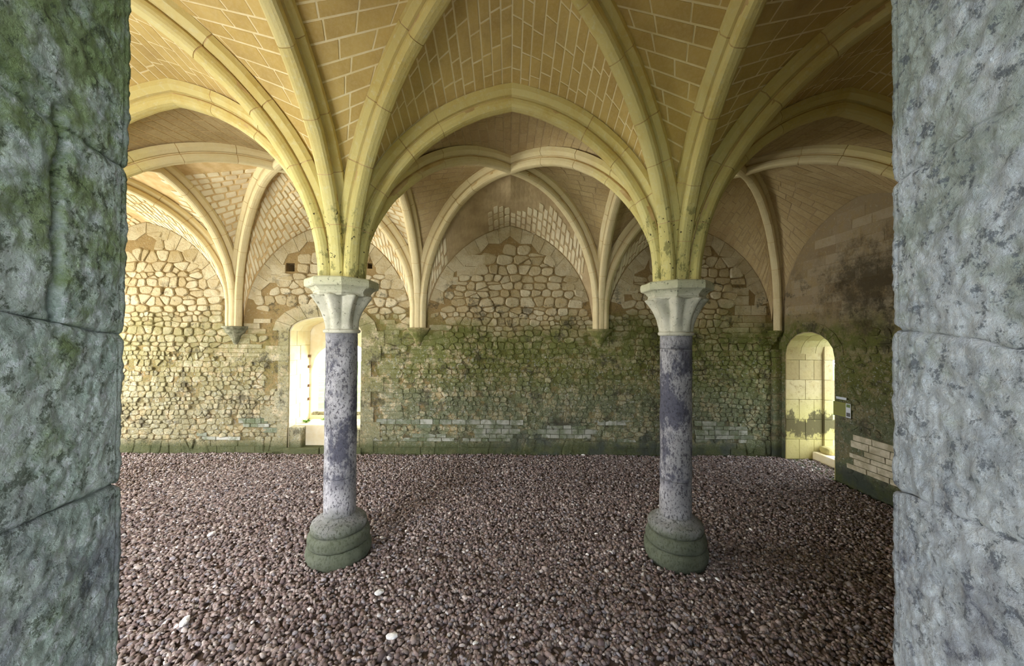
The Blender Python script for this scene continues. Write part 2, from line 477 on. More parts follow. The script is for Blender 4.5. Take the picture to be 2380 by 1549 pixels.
def rib(label, halves, group):
    root = empty('vault_rib', (0, 0, 0))
    tag(root, label, 'rib', group)
    for i, (base, dirv, arc) in enumerate(halves):
        rib_half(root, base, dirv.normalized(), arc, hash((round(base[0] * 10), round(base[1] * 10), round(dirv.x * 10), round(dirv.y * 10))) & 0xffff)
    core_V = []; core_F = []
    k = None
    inner = [(a * 0.955, d + 0.005 if d < 0.1 else d) for a, d in PROF]
    for base, dirv, arc in halves:
        rings = half_rib_rings(base, dirv.normalized(), arc, inner)
        k = len(inner); n0 = len(core_V)
        for r in rings: core_V.extend(r)
        for i in range(len(rings) - 1):
            for j in range(k):
                j2 = (j + 1) % k
                core_F.append((n0 + i * k + j, n0 + i * k + j2, n0 + (i + 1) * k + j2, n0 + (i + 1) * k + j))
    mkobj('mortar', core_V, core_F, M['mortar_tan'], root)
    return root

X1, Y1 = Vector((1, 0, 0)), Vector((0, 1, 0))
gA, gT, gD = 'arches along the column row', 'transverse ribs of the vault', 'diagonal ribs of the vault'
def arch_row(x, label):
    a0 = ARC_E
    return rib(label, [((x - 1.5, D), X1, a0), ((x + 1.5, D), -X1, a0 if x < 2 else wallarc(1.5, ZA, 0.13))], gA)
arch_row(0, 'pointed stone arch between the two columns, apex at the picture centre')
arch_row(-3, 'pointed stone arch springing from the left column towards the mossy left jamb')
arch_row(3, 'pointed stone arch springing from the right column towards the grey right jamb')
rib('pointed arch hidden behind the mossy left jamb at the far end of the column row',
    [((-7.5, D), X1, wallarc(1.5, ZA, 0.13)), ((-4.5, D), -X1, ARC_E)], gA)
for x, wh in ((-1.5, 'left column'), (1.5, 'right column'), (-4.5, 'column behind the left jamb')):
    rib('transverse rib rising from the %s overhead towards the viewer' % wh, [((x, D), -Y1, ARC_TN_C), ((x, F0), Y1, ARC_TN_W)], gT)
    cor = {-1.5: 'pale corbel right of the arched window', 1.5: 'corbel right of the mossy middle lunette', -4.5: 'dark corbel left of the arched window'}[x]
    rib('transverse rib from the %s forward to the column row' % cor, [((x, D), Y1, ARC_TF_C), ((x, W), -Y1, ARC_TF_W)], gT)
bays = [(-6, 'leftmost bay'), (-3, 'left bay'), (0, 'middle bay'), (3, 'right bay')]
for x, nm in bays:
    for s in (1, -1):
        xa, xb = x - 1.5 * s, x + 1.5 * s
        iswall = lambda q: q < -7 or q > 4
        # far bay: from the column row at xa to the back wall at xb
        dv = Vector(((xb - xa), bf, 0))
        rib('rear diagonal rib of the %s, from front %s to back %s' % (nm, 'left' if s > 0 else 'right', 'right' if s > 0 else 'left'),
            [((xa, D), dv, ARC_DF_W if iswall(xa) else ARC_DF_C), ((xb, W), -dv, ARC_DF_W)], gD)
        dv = Vector(((xb - xa), -bn, 0))
        rib('front diagonal rib of the %s, climbing %swards overhead from the columns' % (nm, 'right' if s > 0 else 'left'),
            [((xa, D), dv, ARC_DN_W if iswall(xa) else ARC_DN_C), ((xb, F0), -dv, ARC_DN_W)], gD)

# ------------------------------------------------------------------ vault webs
def web_half(base, e, nrm, S, b, arcE, offE, arcD, offD, course, blen, styl, store, back):
    """half a severy: base = springer xy, e = unit vector along the boundary arch, nrm = unit vector to the boss side"""
    Ld = math.hypot(S, b)
    base = Vector((base[0], base[1], 0))
    rE = arcE.R + offE
    umin = max(arcE.c - rE, 0.0) + 0.004
    def P(u, w):
        zE = arcE.z_at(u, offE)
        ud = u * Ld / S
        zD = arcD.z_at(min(ud, arcD.S), offD) if ud >= arcD.c - arcD.R - offD else arcD.z0
        z = zE + (zD - zE) * w
        p = base + e * u + nrm * (b * (u / S) * w)
        p.z = z
        return p
    def Nn(u, w):
        du = P(min(u + 0.01, S), w) - P(max(u - 0.01, umin), w)
        dw = P(u, min(w + 0.05, 1)) - P(u, max(w - 0.05, 0))
        n = du.cross(dw)
        if n.length < 1e-9: return -e
        n.normalize()
        cen = base + e * S + nrm * b; cen.z = 2.6
        if n.dot(cen - P(u, w)) < 0: n = -n
        return n
    # arc-length table at w=.5
    us = [umin + (S - umin) * (i / 400) ** 1.8 for i in range(401)]
    L = [0.0]
    for a, c in zip(us[:-1], us[1:]): L.append(L[-1] + (P(c, 0.4) - P(a, 0.4)).length)
    nc = max(6, int(round(L[-1] / course)))
    bounds = [0.0]
    for j in range(nc): bounds.append(bounds[-1] + random.uniform(0.86, 1.14))
    bounds = [q / bounds[-1] * L[-1] for q in bounds]
    ucut = list(np.interp(bounds, L, us))
    # backing
    V = []; Fc = []
    nw = 8
    ub = list(np.interp(np.linspace(0, L[-1], 30), L, us))
    for u in ub:
        for k in range(nw + 1): V.append(P(u, k / nw))
    for i in range(len(ub) - 1):
        for k in range(nw):
            q = (i * (nw + 1) + k, i * (nw + 1) + k + 1, (i + 1) * (nw + 1) + k + 1, (i + 1) * (nw + 1) + k)
            Fc.append(q)
    back.append((V, Fc))
    for j in range(nc):
        u0, u1 = ucut[j], ucut[j + 1]
        um = (u0 + u1) / 2
        length = b * um / S
        if length < 0.10: continue
        c0 = 0.08 / length; c1 = 1 - 0.09 / length
        if offE == 0: c0 = 0.0
        if c1 - c0 < 0.05: continue
        st0 = styl(um / S, 0.5, (base + e * um + nrm * length * 0.5))
        bl = blen
        x = c0 - random.uniform(0, 0.6) * bl / length
        while x < c1:
            st = styl(um / S, max(0, x), (base + e * um + nrm * length * max(0, x)))
            wd = bl * random.uniform(0.75, 1.3) * (0.8 if st == 'rough' else 1.0)
            w0, w1 = max(x, c0), min(x + wd / length, c1)
            x += wd / length
            if (w1 - w0) * length < 0.03: continue
            rough = st == 'rough'
            if st == 'plaster': continue
            gp = 0.009 if rough else 0.0058
            du = (u1 - u0); ch = bounds[j + 1] - bounds[j]
            gu = gp / ch * du; gw = gp / length
            ua, ub_, wa, wb = u0 + gu, u1 - gu, w0 + gw, w1 - gw
            if wb <= wa or ub_ <= ua: continue
            n = Nn(um, (w0 + w1) / 2)
            if not rough:
                h = random.uniform(0.002, 0.005)
                pts = [(ua, wa), (ub_, wa), (ub_, wb), (ua, wb)]
                sh = 0.002
                V = [P(a, c) - n * 0.004 for a, c in pts]
                su, sw = sh / ch * du, sh / length
                pts2 = [(ua + su, wa + sw), (ub_ - su, wa + sw), (ub_ - su, wb - sw), (ua + su, wb - sw)]
                V += [P(a, c) + n * h for a, c in pts2]
                Fc = [(4, 5, 6, 7), (0, 1, 5, 4), (1, 2, 6, 5), (2, 3, 7, 6), (3, 0, 4, 7)]
            else:
                V = []; q8 = []
                for qa, qc in ((0, .14), (.14, 0), (.86, 0), (1, .14), (1, .88), (.86, 1), (.12, 1), (0, .86)):
                    q8.append((ua + (ub_ - ua) * min(1, max(0, qa + random.uniform(-.05, .05))), wa + (wb - wa) * min(1, max(0, qc + random.uniform(-.07, .07)))))
                cu = (ua + ub_) / 2; cw = (wa + wb) / 2; h = random.uniform(0.007, 0.014)
                for a, c in q8: V.append(P(a, c) - n * 0.004)
                for a, c in q8: V.append(P(cu + (a - cu) * .92, cw + (c - cw) * .95) + n * h * .7)
                for a, c in q8: V.append(P(cu + (a - cu) * .86, cw + (c - cw) * .9) + n * h)
                Fc = []
                for r in (0, 8):
                    for i in range(8): Fc.append((r + i, r + (i + 1) % 8, r + 8 + (i + 1) % 8, r + 8 + i))
                Fc.append(tuple(range(16, 24)))
            # orientation: outward normal = n (into the room)
            a_, b_, c_ = (V[4], V[5], V[6]) if not rough else (V[16], V[18], V[21])
            if (b_ - a_).cross(c_ - a_).dot(n) < 0: Fc = [tuple(reversed(f)) for f in Fc]
            cpt = P(um, (w0 + w1) / 2)
            size = (wb - wa) * length * ch / max(0.3, cpt.y) ** 2
            if cpt.y < 0.4 * abs(cpt.x) or cpt.y < 1.6: size *= 0.02
            store['rough' if rough else 'ashlar'].append((V, Fc, random.random(), size))

def ashlar(u, w, p): return 'ashlar'
def make_bay(x, near, label):
    store = {'ashlar': [], 'rough': []}; backs = []
    b = bn if near else bf
    yA, yB = (D, F0) if near else (D, W)
    ny = -1 if near else 1
    ZBX = None
    DC, DW = (ARC_DN_C, ARC_DN_W) if near else (ARC_DF_C, ARC_DF_W)
    TC, TW = (ARC_TN_C, ARC_TN_W) if near else (ARC_TF_C, ARC_TF_W)
    course = 0.092
    isw = lambda q: q < -7 or q > 4
    for s in (1, -1):
        xs = x - 1.5 * s
        w_ = isw(xs)
        d_col = DW if w_ else DC
        # cell on the column-row arch
        sty = ashlar
        if not near and x == 3: sty = ashlar
        web_half((xs, D), X1 * s, Y1 * ny, 1.5, b / 2, wallarc(1.5, ZA, 0.13) if w_ else ARC_E, RIB_H, d_col, RIB_H, course, 0.21, sty, store, backs)
        # cell on the wall
        def wsty(u, w, p, s=s, x=x):
            if near: return 'ashlar'
            if x == 0:
                if s < 0: return 'rough' if w < 0.10 + .42 * min(1, max(0, (1.1 - u) * 2.2)) and u > .2 else 'plaster'
                if s > 0: return 'rough' if (w < 0.30 and u > 0.74) or (u < 0.3) else 'plaster'
                return 'rough' if w < 0.75 and u < 0.97 else 'ashlar'
            if x <= -3: return 'rough' if u < 0.93 else 'plaster'
            return 'rough' if (s > 0 and w < 0.4) else 'ashlar'
        web_half((xs, yB), X1 * s, -Y1 * ny, 1.5, b / 2, WALL_CURVE, 0.0, DW, RIB_H, 0.095 if not near else course, 0.18 if not near else .2, wsty, store, backs)
        # side cells on the transverse ribs: both from column row and from the wall
        def ssty(u, w, p, x=x):
            if near: return 'ashlar'
            if x <= -3:
                return 'plaster' if (u > 0.80 or mn.noise(p * 1.7 + Vector((3, 1, 0))) > 0.28) else 'rough'
            if x == 3: return 'ashlar'
            return 'ashlar' if u < 0.86 or mn.noise(p * 2) < 0.1 else 'plaster'
        if w_:   # side wall
            sn = WALL_CURVE_SN if near else WALL_CURVE_SF
            web_half((xs, D), Y1 * ny, X1 * s, b / 2, 1.5, sn, 0.0, DW, RIB_H, 0.11, 0.24, ssty, store, backs)
            web_half((xs, yB), -Y1 * ny, X1 * s, b / 2, 1.5, sn, 0.0, DW, RIB_H, 0.11, 0.24, ssty, store, backs)
        else:
            web_half((xs, D), Y1 * ny, X1 * s, b / 2, 1.5, TC, RIB_H, DC, RIB_H, 0.118, 0.22, ashlar if (near or x > -1) else ssty, store, backs)
            web_half((xs, yB), -Y1 * ny, X1 * s, b / 2, 1.5, TW, RIB_H, DW, RIB_H, 0.118 if near else .105, 0.22 if near else .20, ssty, store, backs)
    V = []; Fc = []
    for v, f in backs:
        n = len(V); V.extend(v); Fc.extend([tuple(i + n for i in q) for q in f])
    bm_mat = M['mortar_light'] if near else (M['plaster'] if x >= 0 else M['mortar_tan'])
    root = mkobj('ceiling', V, Fc, bm_mat, None)
    import bmesh
    bm = bmesh.new(); bm.from_mesh(root.data)
    for f in bm.faces:
        if f.normal.z > 0: f.normal_flip()
    bm.to_mesh(root.data); bm.free()
    md = root.modifiers.new('thick', 'SOLIDIFY'); md.thickness = 0.09; md.offset = -1
    tag(root, label, None, None, 'structure')
    tot = len(store['ashlar'])
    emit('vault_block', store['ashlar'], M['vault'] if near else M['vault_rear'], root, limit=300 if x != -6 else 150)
    if store['rough']: emit('rubble_block', store['rough'], M['vault_rough'], root, limit=300)
    return tot

ceil_lab = {(0, 1): 'front vault of the middle bay in brown coursed stone', (-3, 1): 'front vault left of the left column in yellow coursed stone',
            (3, 1): 'front vault right of the right column', (-6, 1): 'front vault of the leftmost bay',
            (0, 0): 'rear vault of the middle bay', (-3, 0): 'rear vault of the left bay with whitish rough stones',
            (3, 0): 'rear vault of the right bay by the side door', (-6, 0): 'rear vault of the leftmost bay'}
for x in (0, -3, 3, -6):
    for near in (True, False):
        make_bay(x, near, ceil_lab[(x, int(near))])

light_block = boxobj('light_block_slab', (XL - 1.0, XR + 1.0, -0.2, W + 0.9, 4.62, 4.8), M['plaster'])  # unseen slab added over the vaults to block light from above
tag(light_block, kind='structure'); light_block.name = 'ceiling'

# ------------------------------------------------------------------ walls with openings (strips)
def strip_wall(name, mapf, a0, a1, d0, d1, ztop, openings, mat, n_arch=20):
    """mapf(a, d, z) -> xyz ; openings: (a_lo, a_hi, zlo, zhi_func)"""
    cuts = {a0, a1}
    for lo, hi, zl, zf in openings:
        for i in range(n_arch + 1): cuts.add(lo + (hi - lo) * i / n_arch)
    cuts = sorted(c for c in cuts if a0 - 1e-9 <= c <= a1 + 1e-9)
    V = []; Fc = []
    def prism(x0, x1, zb0, zb1, zt0, zt1):
        n = len(V)
        for (a, zb, zt) in ((x0, zb0, zt0), (x1, zb1, zt1)):
            for d in (d0, d1):
                V.append(mapf(a, d, zb)); V.append(mapf(a, d, zt))
        # indices: a0:(d0:0b,1t)(d1:2b,3t) a1:(4,5)(6,7)
        for f in ((0, 4, 5, 1), (2, 3, 7, 6), (0, 1, 3, 2), (4, 6, 7, 5), (0, 2, 6, 4), (1, 5, 7, 3)):
            Fc.append(tuple(n + i for i in f))
    for x0, x1 in zip(cuts[:-1], cuts[1:]):
        if x1 - x0 < 1e-6: continue
        xm = (x0 + x1) / 2
        ops = sorted([o for o in openings if o[0] < xm < o[1]], key=lambda o: o[2])
        zb = [0.0 - 0.1, -0.1]
        for lo, hi, zl, zf in ops:
            if zl > zb[0] + 1e-4: prism(x0, x1, zb[0], zb[1], zl, zl)
            zb = [zf(x0), zf(x1)]
        prism(x0, x1, zb[0], zb[1], ztop, ztop)
    o = mkobj(name, V, Fc, mat, None, tone=0.4)
    tag(o, kind='structure')
    return o

def archz(a_lo, a_hi, zs, rise):
    c = (a_lo + a_hi) / 2; h = (a_hi - a_lo) / 2
    def f(a):
        q = max(0.0, 1 - ((a - c) / h) ** 2)
        return zs + rise * math.sqrt(q)
    return f

ZT = 4.65
WX0, WX1 = -3.63, -2.44
win_f = archz(WX0, WX1, 2.02, 0.24)
holes = [(-3.70, -3.56, 3.00, lambda a: 3.14), (-2.44 + .08, -2.44 + .16, 3.06, lambda a: 3.15)]
wall_back = strip_wall('wall_back', lambda a, d, z: (a, d, z), XL - 0.9, XR + 0.9, W, W + 0.35, ZT,
                       [(WX0, WX1, 0.0, win_f)] + holes, M['wall_mortar'])
# rear leaf of the wall keeps only the window
wb2 = strip_wall('masonry_core', lambda a, d, z: (a, d, z), XL - 0.9, XR + 0.9, W + 0.35, W + 0.62, ZT,
                 [(WX0, WX1, 0.0, win_f)], M['wall_mortar'])
wb2.parent = wall_back; del wb2['kind']
tag(wall_back, 'back wall of pale rubble stone, green with moss in its lower half')
# outer screen with the round-headed light
sx0, sx1 = -3.585, -2.45
scr = strip_wall('window_screen', lambda a, d, z: (a, d, z), WX0 - 0.1, WX1 + 0.1, W + 0.62, W + 0.86, 3.2,
                 [(sx0, sx1, 0.50, archz(sx0, sx1, 1.30, 0.52))], M['reveal'])
scr.parent = wall_back; del scr['kind']

DY0, DY1 = 5.02, 5.93
door_f = archz(DY0, DY1, 1.70, 0.36)
wall_right = strip_wall('wall_right', lambda a, d, z: (d, a, z), -0.2, W + 0.0, XR, XR + 0.72, ZT,
                        [(DY0, DY1, 0.0, door_f)], M['wall_side_mortar'])
tag(wall_right, 'dark side wall with the round-headed doorway and a soot stain')
wall_left = strip_wall('wall_left', lambda a, d, z: (d, a, z), -0.2, W + 0.0, XL - 0.6, XL, ZT,
                       [(1.2, 2.7, 0.6, archz(1.2, 2.7, 2.2, 0.6)), (3.7, 5.7, 0.3, archz(3.7, 5.7, 2.4, 0.8))], M['wall_mortar'])
tag(wall_left, 'end wall of the room, hidden behind the mossy left jamb')
# front wall: the viewer stands in its middle opening
JW = 0.66
wall_front = strip_wall('wall_front', lambda a, d, z: (a, d, z), XL, XR, -0.15, F0, ZT,
                        [(-1.0, 1.0, 0.0, lambda a: 3.0), (-3.9, -2.1, 0.5, archz(-3.9, -2.1, 2.3, 0.7)),
                         (-6.7, -5.3, 0.5, archz(-6.7, -5.3, 2.3, 0.6))], M['wall_mortar'])
tag(wall_front, 'front wall with the opening the room is seen through')

# ------------------------------------------------------------------ stones laid on a wall plane
def poly_stone(mapf, a0, a1, z0, z1, prot, n=10, jit=0.10, sq=0.6, flat=False, d0=-0.006):
    """mapf(a, out, z): out = distance proud of the wall"""
    ca, cz = (a0 + a1) / 2, (z0 + z1) / 2
    ha, hz = (a1 - a0) / 2, (z1 - z0) / 2
    ring = []
    if flat:
        base = [(-1, -1), (1, -1), (1, 1), (-1, 1)]
        ring = [(x + random.uniform(-.03, .03), y + random.uniform(-.04, .04)) for x, y in base]
        scales = [(1.0, d0), (0.985, prot)]
    else:
        ph = random.uniform(0, 1)
        for i in range(n):
            t = 2 * PI * (i + 0.5 + random.uniform(-.25, .25)) / n
            cx, sy = math.cos(t), math.sin(t)
            e = 0.42
            x = math.copysign(abs(cx) ** e, cx); y = math.copysign(abs(sy) ** e, sy)
            r = 1 - random.uniform(0, jit) * 1.6
            ring.append((x * r, y * r))
        scales = [(1.0, d0), (0.95, prot * 0.65), (0.72, prot)]
    V = []; m = len(ring)
    tilt = random.uniform(-.25, .25), random.uniform(-.25, .25)
    for s, d in scales:
        for x, y in ring:
            dd = d * (1 + tilt[0] * x + tilt[1] * y) if d > 0 else d
            V.append(mapf(ca + x * ha * s, dd, cz + y * hz * s))
    Fc = []
    for r in range(len(scales) - 1):
        for i in range(m): Fc.append((r * m + i, r * m + (i + 1) % m, (r + 1) * m + (i + 1) % m, (r + 1) * m + i))
    top = (len(scales) - 1) * m
    Fc.append(tuple(top + i for i in range(m)))
    return V, Fc, (a1 - a0) * (z1 - z0)

def lay(mapf, a0, a1, z0, z1, inside, style, out, flip=False):
    """coursed rubble; style(a, z) -> dict(h, w, prot, flat, gap, kind)"""
    z = z0
    while z < z1:
        st = style((a0 + a1) / 2, z)
        h = random.uniform(*st['h'])
        a = a0 - random.uniform(0, 0.2)
        ph = random.uniform(0, 10)
        while a < a1:
            st = style(a, z + h / 2)
            w = random.uniform(*st['w'])
            dz = 0.018 * math.sin(a * 1.9 + ph) + 0.008 * math.sin(a * 5.3 + ph * 2) if not st['flat'] else 0
            split = (not st['flat']) and h > 0.11 and random.random() < st.get('split', 0.25)
            segs = [(z, z + h)] if not split else [(z, z + h * .5), (z + h * .5, z + h)]
            for q0, q1 in segs:
                g = st['gap']
                A0, A1, Z0, Z1 = a + g, a + w - g, q0 + g + dz, q1 - g + dz
                if A1 - A0 > 0.02 and Z1 - Z0 > 0.02 and all(inside(x, y) for x, y in ((A0, Z0), (A1, Z0), (A0, Z1), (A1, Z1), ((A0 + A1) / 2, Z1))):
                    if random.random() > st.get('skip', 0.0):
                        V, Fc, s = poly_stone(mapf, A0, A1, Z0, Z1, random.uniform(*st['prot']), flat=st['flat'], jit=st.get('jit', .1))
                        if flip: Fc = [tuple(reversed(f)) for f in Fc]
                        out.setdefault(st['kind'], []).append((V, Fc, random.random() ** st.get('tp', 1.0), s * (st.get('pri', 1.0))))
            a += w
        z += h

def clip_half(poly, mx, mz, nx, nz):
    out = []
    m = len(poly)
    for i in range(m):
        a, b = poly[i], poly[(i + 1) % m]
        da = (a[0] - mx) * nx + (a[1] - mz) * nz; db = (b[0] - mx) * nx + (b[1] - mz) * nz
        if da <= 0: out.append(a)
        if (da < 0 < db) or (db < 0 < da):
            t = da / (da - db)
            out.append((a[0] + (b[0] - a[0]) * t, a[1] + (b[1] - a[1]) * t))
    return out

def lay_rubble(mapf, a0, a1, z0, z1, inside, style, out):
    """irregular roughly coursed rubble: each stone the region nearest to its own seed"""
    seeds = []; z = z0
    while z < z1:
        h = random.uniform(*style((a0 + a1) / 2, z)['h'])
        if random.random() < .22 and z > 2.2: h *= .6
        a = a0 - random.uniform(0, .2); ph = random.uniform(0, 9)
        while a < a1:
            st = style(a, z + h / 2)
            w = random.uniform(*st['w']) * (.8 if h < .08 else 1)
            if random.random() < .12: w *= .5
            zc = z + h / 2 + .03 * math.sin(a * 1.7 + ph) + random.uniform(-.16, .16) * h
            seeds.append((a + w / 2, zc, w, h, st))
            if w > .2 and random.random() < .25: seeds.append((a + w / 2 + random.uniform(-.05, .05), zc + h * .5, w * .5, h * .4, st))
            a += w
        z += h
    cell = .35; grid = {}
    for i, sd in enumerate(seeds): grid.setdefault((int(sd[0] // cell), int(sd[1] // cell)), []).append(i)
    for i, (sx, sz, w, h, st) in enumerate(seeds):
        if st['flat'] or not inside(sx, sz): continue
        poly = [(sx - .3, sz - .22), (sx + .3, sz - .22), (sx + .3, sz + .22), (sx - .3, sz + .22)]
        gx_, gz_ = int(sx // cell), int(sz // cell)
        nb = []
        for dx in (-1, 0, 1):
            for dz in (-1, 0, 1): nb += grid.get((gx_ + dx, gz_ + dz), [])
        for j in nb:
            if j == i: continue
            tx, tz = seeds[j][0], seeds[j][1]
            nx, nz = (tx - sx), (tz - sz) * 2.6      # flattened metric keeps the beds level
            f = .5 if seeds[j][3] == h else h / (h + seeds[j][3])
            poly = clip_half(poly, sx + (tx - sx) * .5, sz + (tz - sz) * f, nx, nz)
            if len(poly) < 3: break
        if len(poly) < 3: continue
        n = len(poly)
        cx = sum(p[0] for p in poly) / n; cz = sum(p[1] for p in poly) / n
        if not inside(cx, cz): continue
        ex = max(p[0] for p in poly) - min(p[0] for p in poly); ez = max(p[1] for p in poly) - min(p[1] for p in poly)
        if ex < .025 or ez < .02 or random.random() < st.get('skip', 0): continue
        g = st['gap'] * random.uniform(.6, 1.6)
        fx, fz = max(.5, 1 - 2 * g / ex), max(.5, 1 - 2 * g / ez)
        pl = []
        for k_ in range(n):
            a, b = poly[k_], poly[(k_ + 1) % n]
            for t in (.2, .8): pl.append((a[0] + (b[0] - a[0]) * t, a[1] + (b[1] - a[1]) * t))
        if len(pl) > 14: pl = pl[::2]
        pl = [((x - cx) * fx + random.uniform(-.004, .004), (y - cz) * fz + random.uniform(-.003, .003)) for x, y in pl]
        if sum(pl[q][0] * pl[(q + 1) % len(pl)][1] - pl[(q + 1) % len(pl)][0] * pl[q][1] for q in range(len(pl))) < 0: pl.reverse()
        prot = random.uniform(*st['prot']); tx, tz = random.uniform(-.35, .35), random.uniform(-.35, .35)
        V = []; m = len(pl)
        for s_, d in ((1.0, -.006), (.96, prot * .6), (.80, prot)):
            for x, y in pl:
                dd = d if d < 0 else d * (1 + tx * x / ex * 2 + tz * y / ez * 2) + random.uniform(-.0015, .0015)
                V.append(mapf(cx + x * s_, dd, cz + y * s_))
        Fc = []
        for r in range(2):
            for q in range(m): Fc.append((r * m + q, r * m + (q + 1) % m, (r + 1) * m + (q + 1) % m, (r + 1) * m + q))
        Fc.append(tuple(2 * m + q for q in range(m)))
        out.setdefault('stone', []).append((V, Fc, random.random() ** st.get('tp', 1.0), ex * ez))

def lunette(cx, curve, S):
    return lambda a, z: z < curve.z_at(min(S, max(curve.u0 * 0.3, S - abs(a - cx)))) - 0.02 or (z < 2.4)

corb_x = [-4.5, -1.5, 1.5]
def bay_of(a):
    return min((-6, -3, 0, 3), key=lambda q: abs(q - a))
def wall_top(a):
    cx = bay_of(a); u = 1.5 - abs(a - cx)
    if u < 0.12: return 2.42
    return WALL_CURVE.z_at(u)
def in_window(a, z, m=0.0):
    return WX0 - m < a < WX1 + m and z < 2.02 + m + 0.24 * math.sqrt(max(0, 1 - ((a + 3.035) / (0.6 + m)) ** 2))
def in_back(a, z):
    if z > wall_top(a) - 0.13 and z > 2.42: return False
    if z > 2.0 and any(abs(a - c) < 0.12 for c in corb_x): return False
    if in_window(a, z, 0.15 if z < 2.0 else 0.22): return False
    for lo, hi, zl, _f in holes:
        if lo - .01 < a < hi + .01 and zl - .01 < z < _f(0) + .01: return False
    if 3.98 < a and z < 0.1: return False
    return a < XR - 0.06 and a > XL and z > 0.0
def ashlar_zone(a, z):
    if 1.5 < z < 2.75 and any(abs(a - c) < 0.24 + 0.14 * mn.noise(Vector((c, 0, z * 6))) * 2 for c in corb_x): return True
    if -4.1 < a < WX0 + .05 and 1.0 < z < 2.45: return True
    if WX1 - .05 < a < -2.02 and 0.3 < z < 2.2: return True
    if z > 2.42 and z > wall_top(a) - 0.30 + .25 * mn.noise(Vector((a * 5, 2, z * 5))): return True
    if a > 3.6 and 1.9 < z < 2.9: return True
    return False
def back_style(a, z):
    if z < 0.20: return dict(h=(.09, .13), w=(.2, .45), prot=(.004, .012), flat=True, gap=.004, kind='stone')
    if z < 0.58:
        if (-2.3 < a < 2.1 or 3.0 < a < 3.9 or -5.2 < a < -4.0) and mn.noise(Vector((a * 1.1, 0, z * 4))) > 0.0:
            return dict(h=(.055, .075), w=(.09, .26), prot=(.006, .022), flat=True, gap=.004, kind='brick', pri=1.0)
        return dict(h=(.06, .09), w=(.10, .22), prot=(.004, .022), flat=False, gap=.004, kind='stone', jit=.12)
    if ashlar_zone(a, z): return dict(h=(.15, .2), w=(.24, .42), prot=(.006, .014), flat=True, gap=.004, kind='stone', tp=.7)
    if z < 1.75: return dict(h=(.055, .10), w=(.06, .17), prot=(.004, .026), flat=False, gap=.003, kind='stone', jit=.22, skip=.10, split=.1)
    if z < 2.3: return dict(h=(.07, .12), w=(.09, .22), prot=(.008, .03), flat=False, gap=.005, kind='stone', jit=.18)
    if a < -4.6: return dict(h=(.08, .13), w=(.09, .25), prot=(.01, .03), flat=False, gap=.006, kind='stone', jit=.16)
    return dict(h=(.10, .17), w=(.13, .30), prot=(.012, .035), flat=False, gap=.006, kind='stone', jit=.13, split=.22)
mb = lambda a, o, z: (a, W - o, z)
outb = {}
# left-right ordering so that faces look into the room (-Y)
lay(mb, -6.6, XR - .03, 0.0, 3.75, in_back, lambda a, z: dict(back_style(a, z), skip=0.0 if back_style(a, z)['flat'] else 1.0), outb)
lay_rubble(mb, -6.6, XR - .03, 0.16, 3.75, in_back, back_style, outb)

# ring of dressed stones under each lunette edge
def edge_ring(cx, curve, S, width, mapf, sgns=(1, -1), z_min=2.55, out=None, flipf=False, key='stone'):
    for s in sgns:
        pts = []
        n = 9
        th1 = curve.th_end(0)
        t0 = math.asin(min(1, max(0, (z_min - curve.z0) / curve.R)))
        t0 = max(0, (t0 - math.asin(max(0, (curve.zs - curve.z0) / curve.R))) / th1)
        for i in range(n + 1):
            t = t0 + (1 - t0) * i / n
            pts.append((curve.pt(t, -0.006), curve.pt(t, -width * (0.8 if i % 2 else 1.15))))
        for i in range(n):
            (o0, i0), (o1, i1) = pts[i], pts[i + 1]
            t = t0 + (1 - t0) * (i + 1) / n
            i1c = i1
            quad = [o0, o1, i1c, (i0[0], i0[1])]
            # convert u -> a
            q = [(cx - s * (S - u), z) for u, z in quad]
            cxq = sum(p[0] for p in q) / 4; czq = sum(p[1] for p in q) / 4
            V = []
            for sc, d in ((0.985, -0.006), (0.965, random.uniform(.006, .014))):
                for a, z in q: V.append(mapf(cxq + (a - cxq) * sc, d, czq + (z - czq) * sc))
            Fc = [(0, 1, 5, 4), (1, 2, 6, 5), (2, 3, 7, 6), (3, 0, 4, 7), (4, 5, 6, 7)]
            if (s > 0) != flipf: Fc = [tuple(reversed(f)) for f in Fc]
            out.setdefault(key, []).append((V, Fc, random.uniform(.3, 1), 0.09))
for cx in (-6, -3, 0, 3):
    edge_ring(cx, WALL_CURVE, 1.5, 0.22, mb, out=outb)
emit('stone', outb['stone'], M['wall'], wall_back, 300, smooth=False, stuff_name='rubble_fill')
emit('brick', outb['brick'], M['brick'], wall_back, 260, smooth=False, stuff_name='brick_fill')

# window surround: voussoirs, quoins, reveal lining
wroot = empty('window_1', (0, 0, 0)); tag(wroot, 'bright arched window opening with stepped stone sill behind the left column', kind='structure')
def quad_block(name, q, mapf, d0, d1, mat, parent, sc=0.975, tone=None):
    cxq = sum(p[0] for p in q) / len(q); czq = sum(p[1] for p in q) / len(q)
    V = []
    for s_, d in ((1.0, d0), (1.0, d1 - .003), (0.97, d1)):
        for a, z in q:
            V.append(mapf(cxq + (a - cxq) * sc * s_, d, czq + (z - czq) * sc * s_))
    n = len(q); Fc = []
    for r in (0, 1):
        for i in range(n): Fc.append((r * n + i, r * n + (i + 1) % n, (r + 1) * n + (i + 1) % n, (r + 1) * n + i))
    Fc.append(tuple(2 * n + i for i in range(n)))
    Fc.append(tuple(reversed(range(n))))
    return mkobj(name, V, Fc, mat, parent, tone=random.random() if tone is None else tone)
nv = 9
